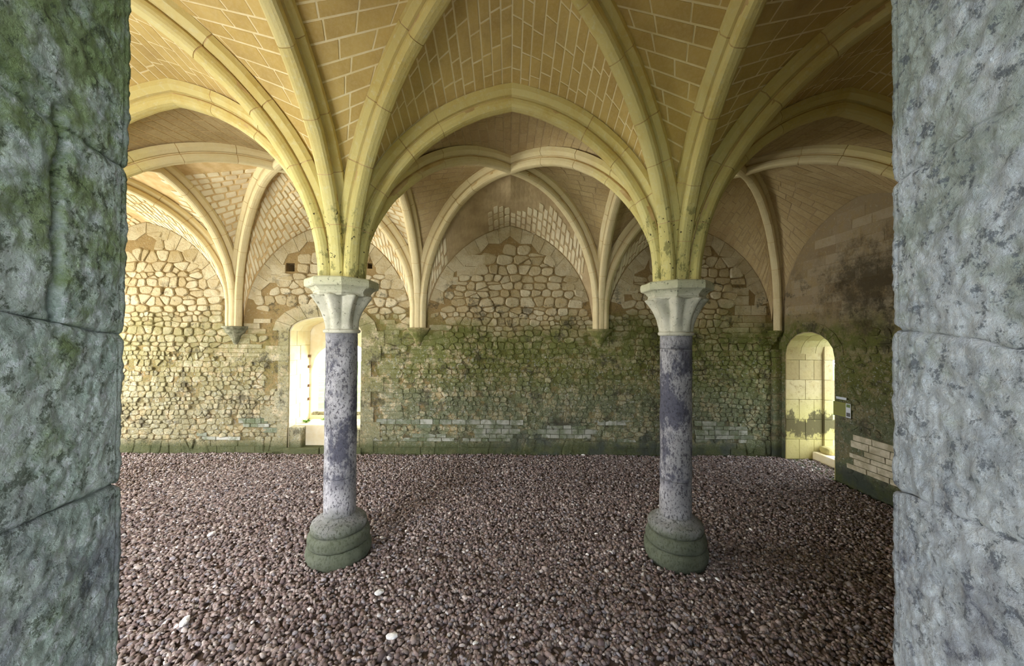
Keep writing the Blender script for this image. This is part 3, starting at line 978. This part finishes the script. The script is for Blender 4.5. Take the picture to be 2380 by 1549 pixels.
for i in range(nv):
    t0, t1 = PI - PI * i / nv, PI - PI * (i + 1) / nv
    def ring(t, r): return (-3.035 + (0.595 + r) * math.cos(t), 2.02 + (0.24 + r * .9) * math.sin(t))
    quad_block('voussoir', [ring(t0, 0), ring(t1, 0), ring(t1, .27), ring(t0, .27)], mb, -0.01, 0.020, M['wall'], wroot)
for i in range(7):
    t0, t1 = PI - PI * i / 7, PI - PI * (i + 1) / 7
    P4 = [(-3.035 + (0.592 + r) * math.cos(t), 2.02 + (0.237 + r) * math.sin(t)) for t, r in ((t0, -.012), (t1, -.012), (t1, .012), (t0, .012))]
    for y0, y1 in ((W + .014, W + .30), (W + .304, W + .61)):
        V = [(p[0], y0, p[1]) for p in P4] + [(p[0], y1, p[1]) for p in P4]
        mkobj('soffit_stone', V, [(0, 1, 5, 4), (1, 2, 6, 5), (2, 3, 7, 6), (3, 0, 4, 7), (3, 2, 1, 0), (4, 5, 6, 7)], M['reveal'], wroot, tone=random.random())
z = 0.03
for i in range(8):
    h = 0.25
    for sgn, xe in ((-1, WX0), (1, WX1)):
        wq = random.choice((.17, .22, .33, .38))
        a0, a1 = (xe - wq, xe) if sgn < 0 else (xe, xe + wq)
        quad_block('quoin', [(a0, z), (a1, z), (a1, z + h), (a0, z + h)], mb, -0.01, 0.022, M['wall'], wroot, sc=.985)
        # reveal lining stones
        for k2 in range(2):
            y0, y1 = W + 0.31 * k2 + .01, W + 0.31 * (k2 + 1)
            if i % 2: y0, y1 = (W + .01, W + .2) if k2 == 0 else (W + .205, W + .62)
            mp = (lambda a, o, zz, s=sgn, x=xe: (x - s * o, a, zz))
            o = quad_block('reveal_stone', [(y0, z), (y1, z), (y1, z + h), (y0, z + h)], mp, -0.01, 0.012, M['reveal'], wroot, sc=.985)
    z += h - .001
for nm, b in (('sill', (WX0 + .02, WX1 - .01, W + .13, W + .64, -0.02, .44)), ('sill_cheek', (WX0 + .01, WX0 + .22, W - .005, W + .13, 0, .43)),
              ('step', (WX0 - .05, -3.10, W - .04, W + .3, -0.02, .10)), ('step', (-3.09, WX1 + .03, W - .04, W + .3, -0.02, .11)),
              ('sill_cheek', (WX1 - .13, WX1 - .01, W - .005, W + .13, 0, .40)), ('parapet', (WX0 + .06, WX1 - .01, W + .63, W + .8, .40, .56))):
    boxobj(nm, b, M['wall'] if nm != 'sill' else M['reveal'], wroot, tone=.7, bevel=.015)
for zz in (0.78, 1.02, 1.36, 1.55):
    boxobj('iron_pin', (WX0 + .01, WX0 + .04, W + .55, W + .58, zz, zz + .045), M['iron'], wroot)

# ------------------------------------------------------------------ side wall masonry
ms = lambda a, o, z: (XR - o, a, z)
def side_top(a):
    u = bf / 2 - abs(a - (D + bf / 2)) if a > D else bn / 2 - abs(a - (F0 + bn / 2))
    cv = WALL_CURVE_SF if a > D else WALL_CURVE_SN
    return cv.z_at(u) if u > .1 else 2.4
def in_side(a, z):
    if z > 2.3 and z > side_top(a) - .03: return False
    c, h = (DY0 + DY1) / 2, (DY1 - DY0) / 2
    if abs(a - c) < h + .16 and z < 1.70 + .16 + .36 * math.sqrt(max(0, 1 - ((a - c) / (h + .16)) ** 2)): return False
    return 1.6 < a < W - .04 and z > 0.01
def side_style(a, z):
    if z > 2.12 or (z > 1.9 and a > 4.6): return dict(h=(.12, .15), w=(.26, .42), prot=(.002, .005), flat=True, gap=.003, kind='ashlar_block', tp=1)
    if z < .75 and z > .26 and 3.9 < a < 4.9:
        return dict(h=(.095, .11), w=(.22, .34), prot=(.012, .018), flat=True, gap=.004, kind='brick')
    if z > 1.5 and a < 4.75: return dict(h=(.08, .13), w=(.10, .22), prot=(.01, .028), flat=False, gap=.012, kind='stone', jit=.2, skip=.35, tp=.5)
    return dict(h=(.06, .10), w=(.07, .2), prot=(.004, .02), flat=False, gap=.004, kind='stone', jit=.2, skip=.1)
outs = {}
lay(ms, 1.6, W - .02, 0.0, 3.8, in_side, lambda a, z: dict(side_style(a, z), skip=0.0 if side_style(a, z)['flat'] else 1.0), outs, flip=False)
lay_rubble(ms, 1.6, W - .02, 0.0, 2.4, in_side, side_style, outs)
def y_pri(L): return [(V, f, t, s / (max(0.5, sum(v[1] for v in V) / len(V)) ** 2) * (1 if sum(v[1] for v in V) / len(V) > 3.9 else .05)) for V, f, t, s in L]
emit('stone', y_pri(outs['stone']), M['wall_side'], wall_right, 300, stuff_name='rubble_fill')
emit('ashlar_block', y_pri(outs['ashlar_block']), M['wall_side'], wall_right, 200)
emit('brick', outs['brick'], M['brick_clean'], wall_right, 100)

# side door: voussoirs + lining of the passage
droot = empty('door_1', (0, 0, 0)); tag(droot, 'open round-headed doorway in the right wall with stained yellow jamb', kind='structure')
dc, dh = (DY0 + DY1) / 2, (DY1 - DY0) / 2
for i in range(9):
    t0, t1 = PI - PI * i / 9, PI - PI * (i + 1) / 9
    def ring(t, r, _w=0): return (dc + (dh + r) * math.cos(t), 1.70 + (0.36 + r) * math.sin(t))
    if max(ring(t0, .15)[0], ring(t1, .15)[0]) < W - .02: quad_block('voussoir', [ring(t0, 0), ring(t1, 0), ring(t1, .15), ring(t0, .15)], ms, -0.01, 0.012, M['wall_side'], droot)
    # barrel stones over the passage
    for k2 in range(3):
        def mpb(a, o, zz): return (a, 0, zz)
        x0, x1 = XR + .24 * k2 + .003, XR + .24 * (k2 + 1) - .003
        P4 = [ring(t0, -.012), ring(t1, -.012), ring(t1, .01), ring(t0, .01)]
        V = [(x0, p[0], p[1]) for p in P4] + [(x1, p[0], p[1]) for p in P4]
        Fc = [(0, 1, 5, 4), (1, 2, 6, 5), (2, 3, 7, 6), (3, 0, 4, 7), (3, 2, 1, 0), (4, 5, 6, 7)]
        mkobj('vault_stone', V, Fc, M['door_stone'], droot, tone=random.random())
zz = 0.0
for i in range(6):
    h = 1.93 / 6
    for wall_y, s in ((DY1, 1), (DY0, -1)):
        cuts = [0, .32, .60] if i % 2 else [0, .22, .46, .60]
        for c0, c1 in zip(cuts[:-1], cuts[1:]):
            mp = (lambda a, o, z_, s=s, wy=wall_y: (a, wy - s * o, z_))
            quad_block('jamb_stone', [(XR + c0, zz), (XR + c1, zz), (XR + c1, zz + h), (XR + c0, zz + h)], mp, -.01, .014, M['door_stone'], droot, sc=.985)
        mp = (lambda a, o, z_, s=s, wy=wall_y: (a, wy - s * o, z_))
        quad_block('jamb_stone', [(XR + .60, zz), (XR + .74 + (.06 if i % 2 else 0), zz), (XR + .74 + (.06 if i % 2 else 0), zz + h), (XR + .60, zz + h)], mp, -.01, .05, M['door_stone'], droot, sc=.985)
    zz += h
boxobj('threshold', (XR + .42, XR + .78, DY0 + .02, DY1 - .02, -.02, .13), M['reveal'], droot, bevel=.02)
boxobj('rubble_base', (XR + .5, XR + .78, DY1 - .25, DY1 - .04, .12, .24), M['door_stone'], droot, bevel=.05)

# corner pier strip beside the door
pier = empty('trim_1', (0, 0, 0)); tag(pier, 'narrow damp stone pier in the corner between back wall and side door', kind='structure')
z = 0.0
while z < 1.75:
    h = random.uniform(.24, .34)
    boxobj('pier_stone', (4.36, 4.51, W - .055 - random.uniform(0, .008), W + .01, z + .003, min(z + h, 1.78) - .003), M['wall_side'], pier, tone=random.random(), bevel=.006)
    z += h

# ------------------------------------------------------------------ columns
def lathe(profile, n=48, wob=0.0, seed=0, lob=None):
    V = []; Fc = []
    for r, z in profile:
        for i in range(n):
            t = 2 * PI * i / n
            rr = r
            if lob: rr = lob(r, z, t)
            p = Vector((rr * math.cos(t), rr * math.sin(t), z))
            if wob: p += Vector((math.cos(t), math.sin(t), 0)) * (mn.noise((p + Vector((seed, 0, 0))) * 6) * wob + mn.noise((p + Vector((seed, 0, 0))) * 22) * wob * .5)
            V.append(p)
    m = len(profile)
    for i in range(m - 1):
        for j in range(n):
            j2 = (j + 1) % n
            Fc.append((i * n + j, i * n + j2, (i + 1) * n + j2, (i + 1) * n + j))
    Fc.append(tuple(reversed(range(n)))); Fc.append(tuple((m - 1) * n + j for j in range(n)))
    return V, Fc

def prof(zs, rf): return [(rf(z), z) for z in zs]

def column(x, label, seed, joints):
    root = empty('column', (x, D, 0))
    tag(root, label, 'column', 'round columns carrying the vault')
    rnd = random.Random(seed)
    rs = 0.133
    V, Fc = lathe([(.235, -.05), (.250, .0), (.264, .03), (.268, .07), (.262, .105), (.250, .125), (.246, .13)], 56, .014, seed)
    mkobj('plinth', V, Fc, M['column'], root, tone=.3, smooth=True)
    V, Fc = lathe([(.240, .128), (.252, .15), (.256, .18), (.250, .21), (.238, .235), (.232, .243)], 56, .010, seed + 3)
    mkobj('base_ring', V, Fc, M['column'], root, tone=.5, smooth=True)
    V, Fc = lathe([(.222, .240), (.232, .262), (.234, .285), (.226, .312), (.205, .330), (.180, .342), (.160, .352), (.150, .362), (.146, .372)], 56, .008, seed + 5)
    mkobj('torus', V, Fc, M['column'], root, tone=.6, smooth=True)
    for z0, z1, t in joints:
        k = max(4, int((z1 - z0) / .03))
        pr = [(rs - .004, z0 + .001)] + [(rs, z0 + .006 + (z1 - z0 - .012) * i / k) for i in range(k + 1)] + [(rs - .004, z1 - .001)]
        V, Fc = lathe(pr, 48, .0055, seed + z0)
        mkobj('shaft_drum', V, Fc, M['column'], root, tone=t, smooth=True)
    za = 1.965
    V, Fc = lathe([(.136, za), (.150, za + .008), (.153, za + .02), (.150, za + .03), (.136, za + .036)], 48, .004, seed + 7)
    mkobj('astragal', V, Fc, M['capital'], root, tone=.4, smooth=True)
    # bell with eight plain leaves whose tips turn out under the abacus
    z0, z1 = za + .034, 2.285
    def lob(r, z, t):
        q = (z - z0) / (z1 - z0)
        k = 8
        w = 0.5 + 0.5 * math.cos(k * t + (0 if seed % 2 else PI))
        leaf = w ** 0.55
        rib_ = math.exp(-((((t * k / (2 * PI) + (0 if seed % 2 else .5)) + .5) % 1 - .5) ** 2) / .004) * .006
        return r + (leaf - 0.45) * (0.016 + 0.062 * q ** 1.8) + rib_ * 1.6 * q
    prb = []
    for i in range(17):
        q = i / 16
        prb.append((.134 + .075 * q ** 2.3 + .006 * q, z0 + (z1 - z0) * q))
    prb += [(.205, z1 + .008), (.18, z1 + .016)]
    V, Fc = lathe(prb, 96, .005, seed + 9, lob)
    mkobj('bell', V, Fc, M['capital'], root, smooth=True)
    # leaf tips
    for i in range(8):
        t = 2 * PI * i / 8 + (0 if seed % 2 else PI / 8)
        c = Vector((math.cos(t), math.sin(t), 0)); l = Vector((-math.sin(t), math.cos(t), 0))
        rings = []
        for j, (r, zq, wd, th) in enumerate([(.160, 2.12, .026, .006), (.186, 2.205, .032, .008), (.214, 2.262, .028, .010), (.229, 2.272, .020, .009), (.234, 2.264, .012, .007), (.230, 2.256, .005, .004)]):
            p = c * r + Vector((0, 0, zq))
            rings.append([p - l * wd, p + c * th * .8 - Vector((0, 0, th)) * .4, p + l * wd, p + Vector((0, 0, th)) - c * th])
        V = [v + mn.noise_vector(v * 9) * .003 for r in rings for v in r]; Fc = []
        for a in range(len(rings) - 1):
            for b in range(4): Fc.append((a * 4 + b, a * 4 + (b + 1) % 4, a * 4 + 4 + (b + 1) % 4, a * 4 + 4 + b))
        Fc += [(3, 2, 1, 0), tuple(len(rings) * 4 - 4 + b for b in range(4))]
        o = mkobj('leaf', V, Fc, M['capital'], root, smooth=True)
        md = o.modifiers.new('sub', 'SUBSURF'); md.levels = 1; md.render_levels = 1
    # octagonal abacus: moulded lower half and a plain slab
    def octa(levels, nm, tone):
        V = []; Fc = []; sub = 6
        n = 8 * sub
        for r, z in levels:
            cor = [Vector((math.cos(2 * PI * (i + .5) / 8), math.sin(2 * PI * (i + .5) / 8), 0)) * r / math.cos(PI / 8) for i in range(8)]
            for i in range(8):
                for j in range(sub):
                    p = cor[i].lerp(cor[(i + 1) % 8], j / sub) + Vector((0, 0, z))
                    p += mn.noise_vector((p + Vector((seed, 0, 0))) * 9) * .006
                    V.append(p)
        for i in range(len(levels) - 1):
            for j in range(n):
                j2 = (j + 1) % n
                Fc.append((i * n + j, i * n + j2, (i + 1) * n + j2, (i + 1) * n + j))
        Fc.append(tuple(reversed(range(n)))); Fc.append(tuple((len(levels) - 1) * n + j for j in range(n)))
        mkobj(nm, V, Fc, M['capital'], root)
    octa([(.205, 2.282), (.222, 2.286), (.226, 2.300), (.220, 2.312), (.222, 2.322), (.240, 2.345), (.258, 2.360)], 'abacus_moulding', .5)
    octa([(.268, 2.358), (.279, 2.366), (.281, 2.40), (.278, 2.425), (.268, 2.436)], 'abacus', .6)
    return root
column(-1.5, 'left grey stone column with leaf capital, standing before the arched window', 3, [(.37, .70, .75), (.70, 1.967, .45)])
column(1.5, 'right grey stone column with dark stains and mossy round base', 8, [(.37, .69, .6), (.69, 1.85, .55), (1.85, 1.967, .1)])
column(-4.5, 'grey stone column hidden behind the mossy left jamb', 13, [(.37, .70, .7), (.70, 1.967, .5)])

# ------------------------------------------------------------------ corbels
def corbel(x, y, dirv, label, mat, r=.17, deep=.30):
    root = empty('corbel', (x, y, ZCORB)); tag(root, label, 'corbel', 'wall corbels under the ribs')
    d = Vector(dirv).normalized(); l = Vector((-d.y, d.x, 0))
    def levels(lv, nm):
        n = 9; V = []; Fc = []
        for rr, z in lv:
            for i in range(n):
                t = -PI / 2 + PI * i / (n - 1)
                # half octagon-like
                q = round((t + PI / 2) / (PI / 4)) * (PI / 4) - PI / 2
                v = l * (rr * math.sin(t)) + d * (rr * math.cos(t)) + Vector((0, 0, z))
                V.append(v + mn.noise_vector((v + Vector((x, y, 0))) * 12) * .004)
            V.append(l * rr - d * .06 + Vector((0, 0, z))); V.append(-l * rr - d * .06 + Vector((0, 0, z)))
        k = n + 2
        for i in range(len(lv) - 1):
            for j in range(k):
                j2 = (j + 1) % k
                Fc.append((i * k + j, i * k + j2, (i + 1) * k + j2, (i + 1) * k + j))
        Fc.append(tuple(reversed(range(k)))); Fc.append(tuple((len(lv) - 1) * k + j for j in range(k)))
        mkobj(nm, V, Fc, mat, root)
    levels([(r * .86, -.065), (r * .93, -.05), (r * .93, -.042), (r * 1.05, -.03), (r * 1.08, 0.0)], 'slab')
    levels([(.018, -deep), (.045, -deep + .03), (r * .42, -deep * .62), (r * .5, -deep * .5), (r * .78, -.10), (r * .84, -.062)], 'cone')
M['corbel_dark'] = simple('damp_corbel_stone', (0.12, 0.12, 0.07), (0.30, 0.29, 0.20), 14)
corbel(-4.5, W, (0, -1, 0), 'dark mossy corbel on the back wall left of the arched window', M['corbel_dark'], .19)
corbel(-1.5, W, (0, -1, 0), 'pale corbel with small scrolls between the arched window and the middle lunette', M['wall'], .185)
corbel(1.5, W, (0, -1, 0), 'broad tan corbel under the ribs at the right of the middle lunette', M['wall'], .2)
corbel(4.42, W, (-.4, -1, 0), 'small pale corbel in the corner above the side door pier', M['wall'], .12, .2)
corbel(XR, D, (-1, 0, 0), 'corbel on the side wall hidden behind the grey right jamb', M['capital'])

# ------------------------------------------------------------------ jambs of the front opening
def jamb(side, mat, label, joints, seed):
    root = empty('stone_jamb', (0, 0, 0)); tag(root, label, 'jamb')
    inner = Vector((side * 0.650, 0.62)); slope = 0.30
    outer = Vector((side * (0.650 - slope * 0.77), -0.15))
    ret = Vector((side * 1.02, 0.62))
    # path: return face -> rounded corner -> splayed face
    path = []; nrm = []
    n1 = Vector((0, 1)); n2 = Vector((-side, -slope)).normalized(); 
    for i in range(8): path.append(ret.lerp(inner, i / 8)); nrm.append(n1)
    rad = .014
    for i in range(5):
        t = i / 4
        n = n1.lerp(n2, t).normalized()
        path.append(inner - (n1 + n2) * rad * .9 + n * rad); nrm.append(n)
    m = 140
    for i in range(1, m + 1):
        t = (i / m) ** 2.0
        path.append(inner.lerp(outer, .02 + .98 * t)); nrm.append(n2)
    slopes = [0.0] + [random.uniform(-.16, .16) if 1 < q < 2.5 else 0.0 for q in joints[1:-1]] + [0.0]
    for jn_, (z0, z1) in enumerate(zip(joints[:-1], joints[1:])):
        rows = max(8, int((z1 - z0) / .004)) if z0 > 1.2 and z1 < 2.75 else 10
        V = []; Fc = []; k = len(path)
        sk = random.uniform(-.10, .10)
        off = random.uniform(-.002, .002)
        for r in range(rows + 1):
            z = z0 + (z1 - z0) * r / rows
            ed = min(z - z0, z1 - z)
            for (p, n) in zip(path, nrm):
                jn = .4 + 1.4 * abs(mn.noise(Vector((p.y * 12, z0 * 5, seed))))
                notch = jn * (0.007 * math.exp(-(ed / .004) ** 2) + .0012 * math.exp(-(ed / .012) ** 2))
                q = Vector((p.x, p.y, z + seed))
                d = mn.fractal(q * 12, .9, 2.1, 4) * .0032 + mn.fractal(Vector((q.x, q.y, q.z * 1.3)) * 46, .6, 2.2, 5) * .0042 - .0045 * max(0.0, mn.noise(q * 24) - .15) + off - notch
                edge_f = 1 - .55 * math.exp(-((p - inner).length / .03) ** 2)
                d = (d + notch) * edge_f - notch * 1.2
                if side < 0 and 1.955 < z < 2.25:        # deep vertical break in the left jamb
                    yy = p.y - (0.497 + .010 * mn.fractal(Vector((z * 14, 3, 0)), .6, 2.1, 4))
                    d -= .018 * math.exp(-(yy / .0055) ** 2) * (0.6 + .8 * abs(mn.noise(Vector((z * 20, 0, 1)))))
                    if yy < 0: d -= .006
                sl_ = slopes[jn_] + (slopes[jn_ + 1] - slopes[jn_]) * (r / rows)
                zz_ = z + sl_ * (max(p.y, .2) - .5) + (mn.noise(Vector((p.y * 22, z0 if r < rows / 2 else z1, seed))) * .006 if r in (0, rows) else 0)
                V.append((p.x + n.x * d, p.y + n.y * d, zz_))
        for r in range(rows):
            for j in range(k - 1):
                f = (r * k + j, r * k + j + 1, (r + 1) * k + j + 1, (r + 1) * k + j)
                Fc.append(f if side > 0 else tuple(reversed(f)))
        nV = len(V)
        bx = side * 1.02
        V += [(bx, -0.15, z0), (bx, -0.15, z1)]
        bot = [j for j in range(k)] + [nV]; top = [rows * k + j for j in range(k)] + [nV + 1]
        Fc.append(tuple(bot) if side < 0 else tuple(reversed(bot)))
        Fc.append(tuple(reversed(top)) if side < 0 else tuple(top))
        Fc.append((k - 1, nV, nV + 1, rows * k + k - 1))
        Fc.append((0, rows * k, nV + 1, nV))
        mkobj('jamb_stone', V, Fc, mat, root, tone=random.random(), smooth=True)
    return root
jamb(-1, M['jamb_l'], 'green-grey mossy stone jamb filling the left edge of the view', [0, .5, 1.0, 1.38, 1.70, 1.957, 2.225, 2.62, 3.0], 3.0)
jamb(1, M['jamb_r'], 'pale blue-grey rough stone jamb filling the right edge of the view', [0, .45, .95, 1.36, 1.70, 1.945, 2.22, 2.60, 3.0], 11.0)

# ------------------------------------------------------------------ floor and gravel
def ground_z(x, y):
    return 0.012 * math.sin(x * 1.3 + 1) * math.sin(y * 1.1) + 0.008 * math.sin(x * 3.1) * math.sin(y * 2.7 + .5)
gx = np.linspace(XL - .3, XR + .5, 70); gy = np.linspace(F0 - .1, W + .02, 36)
V = [(x, y, ground_z(x, y) - .018) for y in gy for x in gx]
Fc = [(j * 70 + i, j * 70 + i + 1, (j + 1) * 70 + i + 1, (j + 1) * 70 + i) for j in range(35) for i in range(69)]
floor = mkobj('floor', V, Fc, M['earth']); tag(floor, 'brown gravel bed of the room', kind='structure')
md = floor.modifiers.new('thick', 'SOLIDIFY'); md.thickness = .08; md.offset = -1

def pebbles():
    t = (1 + 5 ** .5) / 2
    ico = np.array([(-1, t, 0), (1, t, 0), (-1, -t, 0), (1, -t, 0), (0, -1, t), (0, 1, t), (0, -1, -t), (0, 1, -t), (t, 0, -1), (t, 0, 1), (-t, 0, -1), (-t, 0, 1)]) / math.hypot(1, t)
    icf = np.array([(0, 11, 5), (0, 5, 1), (0, 1, 7), (0, 7, 10), (0, 10, 11), (1, 5, 9), (5, 11, 4), (11, 10, 2), (10, 7, 6), (7, 1, 8),
                    (3, 9, 4), (3, 4, 2), (3, 2, 6), (3, 6, 8), (3, 8, 9), (4, 9, 5), (2, 4, 11), (6, 2, 10), (8, 6, 7), (9, 8, 1)])
    octv = np.array([(1, 0, 0), (0, 1, 0), (-1, 0, 0), (0, -1, 0), (0, 0, 1), (0, 0, -1)], float) * 1.1
    octf = np.array([(0, 1, 4), (1, 2, 4), (2, 3, 4), (3, 0, 4), (1, 0, 5), (2, 1, 5), (3, 2, 5), (0, 3, 5)])
    def gen(y0, y1, dens, bv, bf_, smin, smax, xm):
        out = []
        A = (y1 - y0) * (xm(y1)[1] - xm(y1)[0])
        n = int(A * dens)
        y = RNG.uniform(y0, y1, n); a, b = xm(y1)
        x = RNG.uniform(a, b, n)
        keep = np.ones(n, bool)
        for cx in COLX: keep &= ((x - cx) ** 2 + (y - D) ** 2) > .262 ** 2
        keep &= (x < XR - .02) | ((y > DY0 + .03) & (y < DY1 - .03) & (x < XR + .42))
        x, y = x[keep], y[keep]; n = len(x)
        s = RNG.uniform(smin, smax, n) * np.where(RNG.random(n) < .04, 1.5, 1)
        z = 0.012 * np.sin(x * 1.3 + 1) * np.sin(y * 1.1) + 0.008 * np.sin(x * 3.1) * np.sin(y * 2.7 + .5) + RNG.uniform(-.012, .010, n)
        sc = np.stack([s * RNG.uniform(.8, 1.35, n), s * RNG.uniform(.6, 1, n), s * RNG.uniform(.38, .75, n)], 1)
        q = RNG.normal(size=(n, 4)) * np.array([1, .28, .28, 1]); q /= np.linalg.norm(q, axis=1, keepdims=True)
        w, i, j, k = q.T
        R = np.stack([np.stack([1 - 2 * (j * j + k * k), 2 * (i * j - k * w), 2 * (i * k + j * w)], 1),
                      np.stack([2 * (i * j + k * w), 1 - 2 * (i * i + k * k), 2 * (j * k - i * w)], 1),
                      np.stack([2 * (i * k - j * w), 2 * (j * k + i * w), 1 - 2 * (i * i + j * j)], 1)], 1)
        base = bv[None] * (1 + RNG.uniform(-.2, .2, (n, len(bv), 1)))
        P = np.einsum('nab,nvb->nva', R, base * sc[:, None, :]) + np.stack([x, y, z], 1)[:, None, :]
        pal = np.array([(.235, .175, .165), (.29, .235, .225), (.185, .14, .14), (.35, .295, .285), (.26, .24, .265), (.42, .37, .36), (.14, .105, .11), (.66, .63, .64)])
        ci = RNG.choice(len(pal), n, p=[.22, .2, .17, .13, .1, .09, .07, .02])
        col = pal[ci] * RNG.uniform(.65, 1.45, (n, 1))
        return P, bf_, col
    vis = lambda y: (max(XL + .05, -1.25 * y - .25), min(XR + .42, 1.25 * y + .25))
    parts = [gen(1.75, 2.6, 2700, ico, icf, .012, .021, vis), gen(2.6, 3.5, 2700, ico, icf, .012, .020, vis),
             gen(3.5, 4.6, 2500, ico, icf, .012, .019, vis), gen(4.6, W - .02, 2300, octv, octf, .012, .020, vis),
             gen(.7, 1.75, 1500, octv, octf, .014, .022, lambda y: (-2.4, 2.4))]
    Vs = []; Fs = []; Cs = []; n0 = 0
    for P, f, c in parts:
        n, k, _ = P.shape
        Vs.append(P.reshape(-1, 3)); Fs.append((f[None] + (np.arange(n) * k)[:, None, None] + n0).reshape(-1, 3))
        Cs.append(np.repeat(c, k, 0)); n0 += n * k
    Vv = np.concatenate(Vs).astype(np.float32); Ff = np.concatenate(Fs).astype(np.int32); Cc = np.concatenate(Cs)
    me = bpy.data.meshes.new('gravel')
    me.vertices.add(len(Vv)); me.vertices.foreach_set('co', Vv.ravel())
    me.loops.add(Ff.size); me.loops.foreach_set('vertex_index', Ff.ravel())
    me.polygons.add(len(Ff)); me.polygons.foreach_set('loop_start', np.arange(0, Ff.size, 3, dtype=np.int32))
    me.update(calc_edges=True)
    a = me.attributes.new('pcol', 'FLOAT_COLOR', 'POINT')
    a.data.foreach_set('color', np.concatenate([Cc, np.ones((len(Cc), 1))], 1).astype(np.float32).ravel())
    me.materials.append(M['gravel'])
    o = bpy.data.objects.new('gravel', me); C.objects.link(o)
    tag(o, 'brown and grey gravel covering the whole floor', 'gravel', kind='stuff')
    print('pebble tris', len(Ff))
pebbles()

# loose white stones lying on the gravel
def px_floor(px, py, z=0.02):
    d = fwd + rt * ((px - 1190) / 850.0) + up * (-(py - 774.5) / 850.0)
    t = (z - 1.941) / d.z
    return Vector((-0.0047, 0, 1.941)) + d * t
import bmesh
ws = [(491, 1242, .030, 'flat white stone on the gravel before the left jamb'),
      (429, 1446, .034, 'long white stone low on the gravel beside the left jamb'),
      (881, 1378, .030, 'white stone on the gravel just below the left column base'),
      (911, 1480, .032, 'large white stone nearest the lower edge right of the left column'),
      (1105, 1374 + 120, .016, 'small white pebble on the gravel at the lower centre'),
      (1668, 1346, .016, 'small white pebble on the gravel below the right column'),
      (1878, 1225, .020, 'pale pebble on the gravel between the right column and right jamb'),
      (1355, 1057, .026, 'pale pebble at the foot of the back wall')]
for px, py, s, lab in ws:
    p = px_floor(px, py)
    if p.y > W - .05: p.y = W - .06
    bm = bmesh.new(); bmesh.ops.create_icosphere(bm, subdivisions=2, radius=1)
    for v in bm.verts:
        v.co = Vector((v.co.x * s * 1.3, v.co.y * s * .8, v.co.z * s * .5)) * (1 + .25 * mn.noise(v.co * 1.7 + Vector((px, 0, 0))))
    me = bpy.data.meshes.new('white_stone'); bm.to_mesh(me); bm.free(); me.materials.append(M['white_stone'])
    o = bpy.data.objects.new('white_stone', me); C.objects.link(o); o.location = (p.x, p.y, .012 + s * .3); o.rotation_euler = (.1, .1, px * .7)
    tag(o, lab, 'stone', 'loose pale stones on the gravel')

# ------------------------------------------------------------------ notice by the door
def mat_plain(name, c, r=.5):
    m, nt, b = nt_new(name); b.inputs['Base Color'].default_value = (*c, 1); b.inputs['Roughness'].default_value = r; return m
mg = mat_plain('notice_board_olive', (.26, .27, .08)); mwht = mat_plain('notice_paper', (.62, .66, .72)); mdk = mat_plain('notice_print', (.12, .12, .12)); mgr = mat_plain('notice_green', (.16, .22, .08))
nb = empty('notice_board', (XR, 4.885, 1.0)); tag(nb, 'small olive and white information board on the side wall by the doorway', 'sign')
def nbox(nm, y0, y1, z0, z1, o0, o1, mat):
    boxobj(nm, (-o1, -o0, y0, y1, z0, z1), mat, nb)
nbox('board', -.13, .13, -.085, .10, .022, .030, mg)
nbox('paper', -.13, -.06, -.085, .10, .030, .032, mwht)
nbox('picture', -.122, -.07, .05, .09, .032, .0335, mgr)
nbox('picture', -.122, -.07, -.07, -.02, .032, .0335, mdk)
nbox('frame_edge', -.13, .13, -.092, -.085, .022, .032, mdk)
for i in range(9): nbox('text_line', -.045, .115 - (i % 3) * .02, .075 - i * .017, .078 - i * .017, .030, .0306, mdk)
strip = boxobj('label_strip', (XR - .034, XR - .026, 4.815, 4.965, 1.14, 1.172), mwht); tag(strip, 'narrow white label strip above the information board', 'sign')

# ------------------------------------------------------------------ weeds on the window sill
def weed(x, y, z, label, n=16, h=.09):
    V = []; Fc = []
    for i in range(n):
        t = random.uniform(0, 2 * PI); l = random.uniform(.4, 1) * h; d = Vector((math.cos(t), math.sin(t), random.uniform(.4, 1.3))).normalized()
        s = Vector((-math.sin(t), math.cos(t), 0)) * l * .18
        b = Vector((random.uniform(-.02, .02), random.uniform(-.015, .015), 0)); k = len(V)
        V += [b, b + d * l * .5 + s, b + d * l - Vector((0, 0, l * .2)), b + d * l * .5 - s]
        Fc += [(k, k + 1, k + 2), (k, k + 2, k + 3)]
    o = mkobj('weed', V, Fc, M['leaf']); o.location = (x, y, z); tag(o, label, 'plant')
weed(-3.5, W + .30, .44, 'small green weed growing in the left corner of the window sill', 22, .12)
weed(-3.3, W + .48, .44, 'tiny green weed at the back of the window sill', 14, .08)

# ------------------------------------------------------------------ outside
lawn = mkobj('lawn', [(-25, -12, -.12), (25, -12, -.12), (25, 30, -.12), (-25, 30, -.12)], [(0, 1, 2, 3)], M['lawn'])
tag(lawn, 'pale green lawn outside the side door', kind='structure')
# covered walk behind the viewer; unseen ceiling added to limit light on the jambs
gf = boxobj('floor', (-9, 6, -3.2, -.15, -.12, -.02), M['cloister']); tag(gf, 'paved floor of the covered walk', kind='structure')
gc = boxobj('ceiling', (-9, 6, -1.5, -.15, 3.7, 3.85), M['cloister']); tag(gc, 'unseen ceiling added over the walk to limit skylight on the jambs', kind='structure')
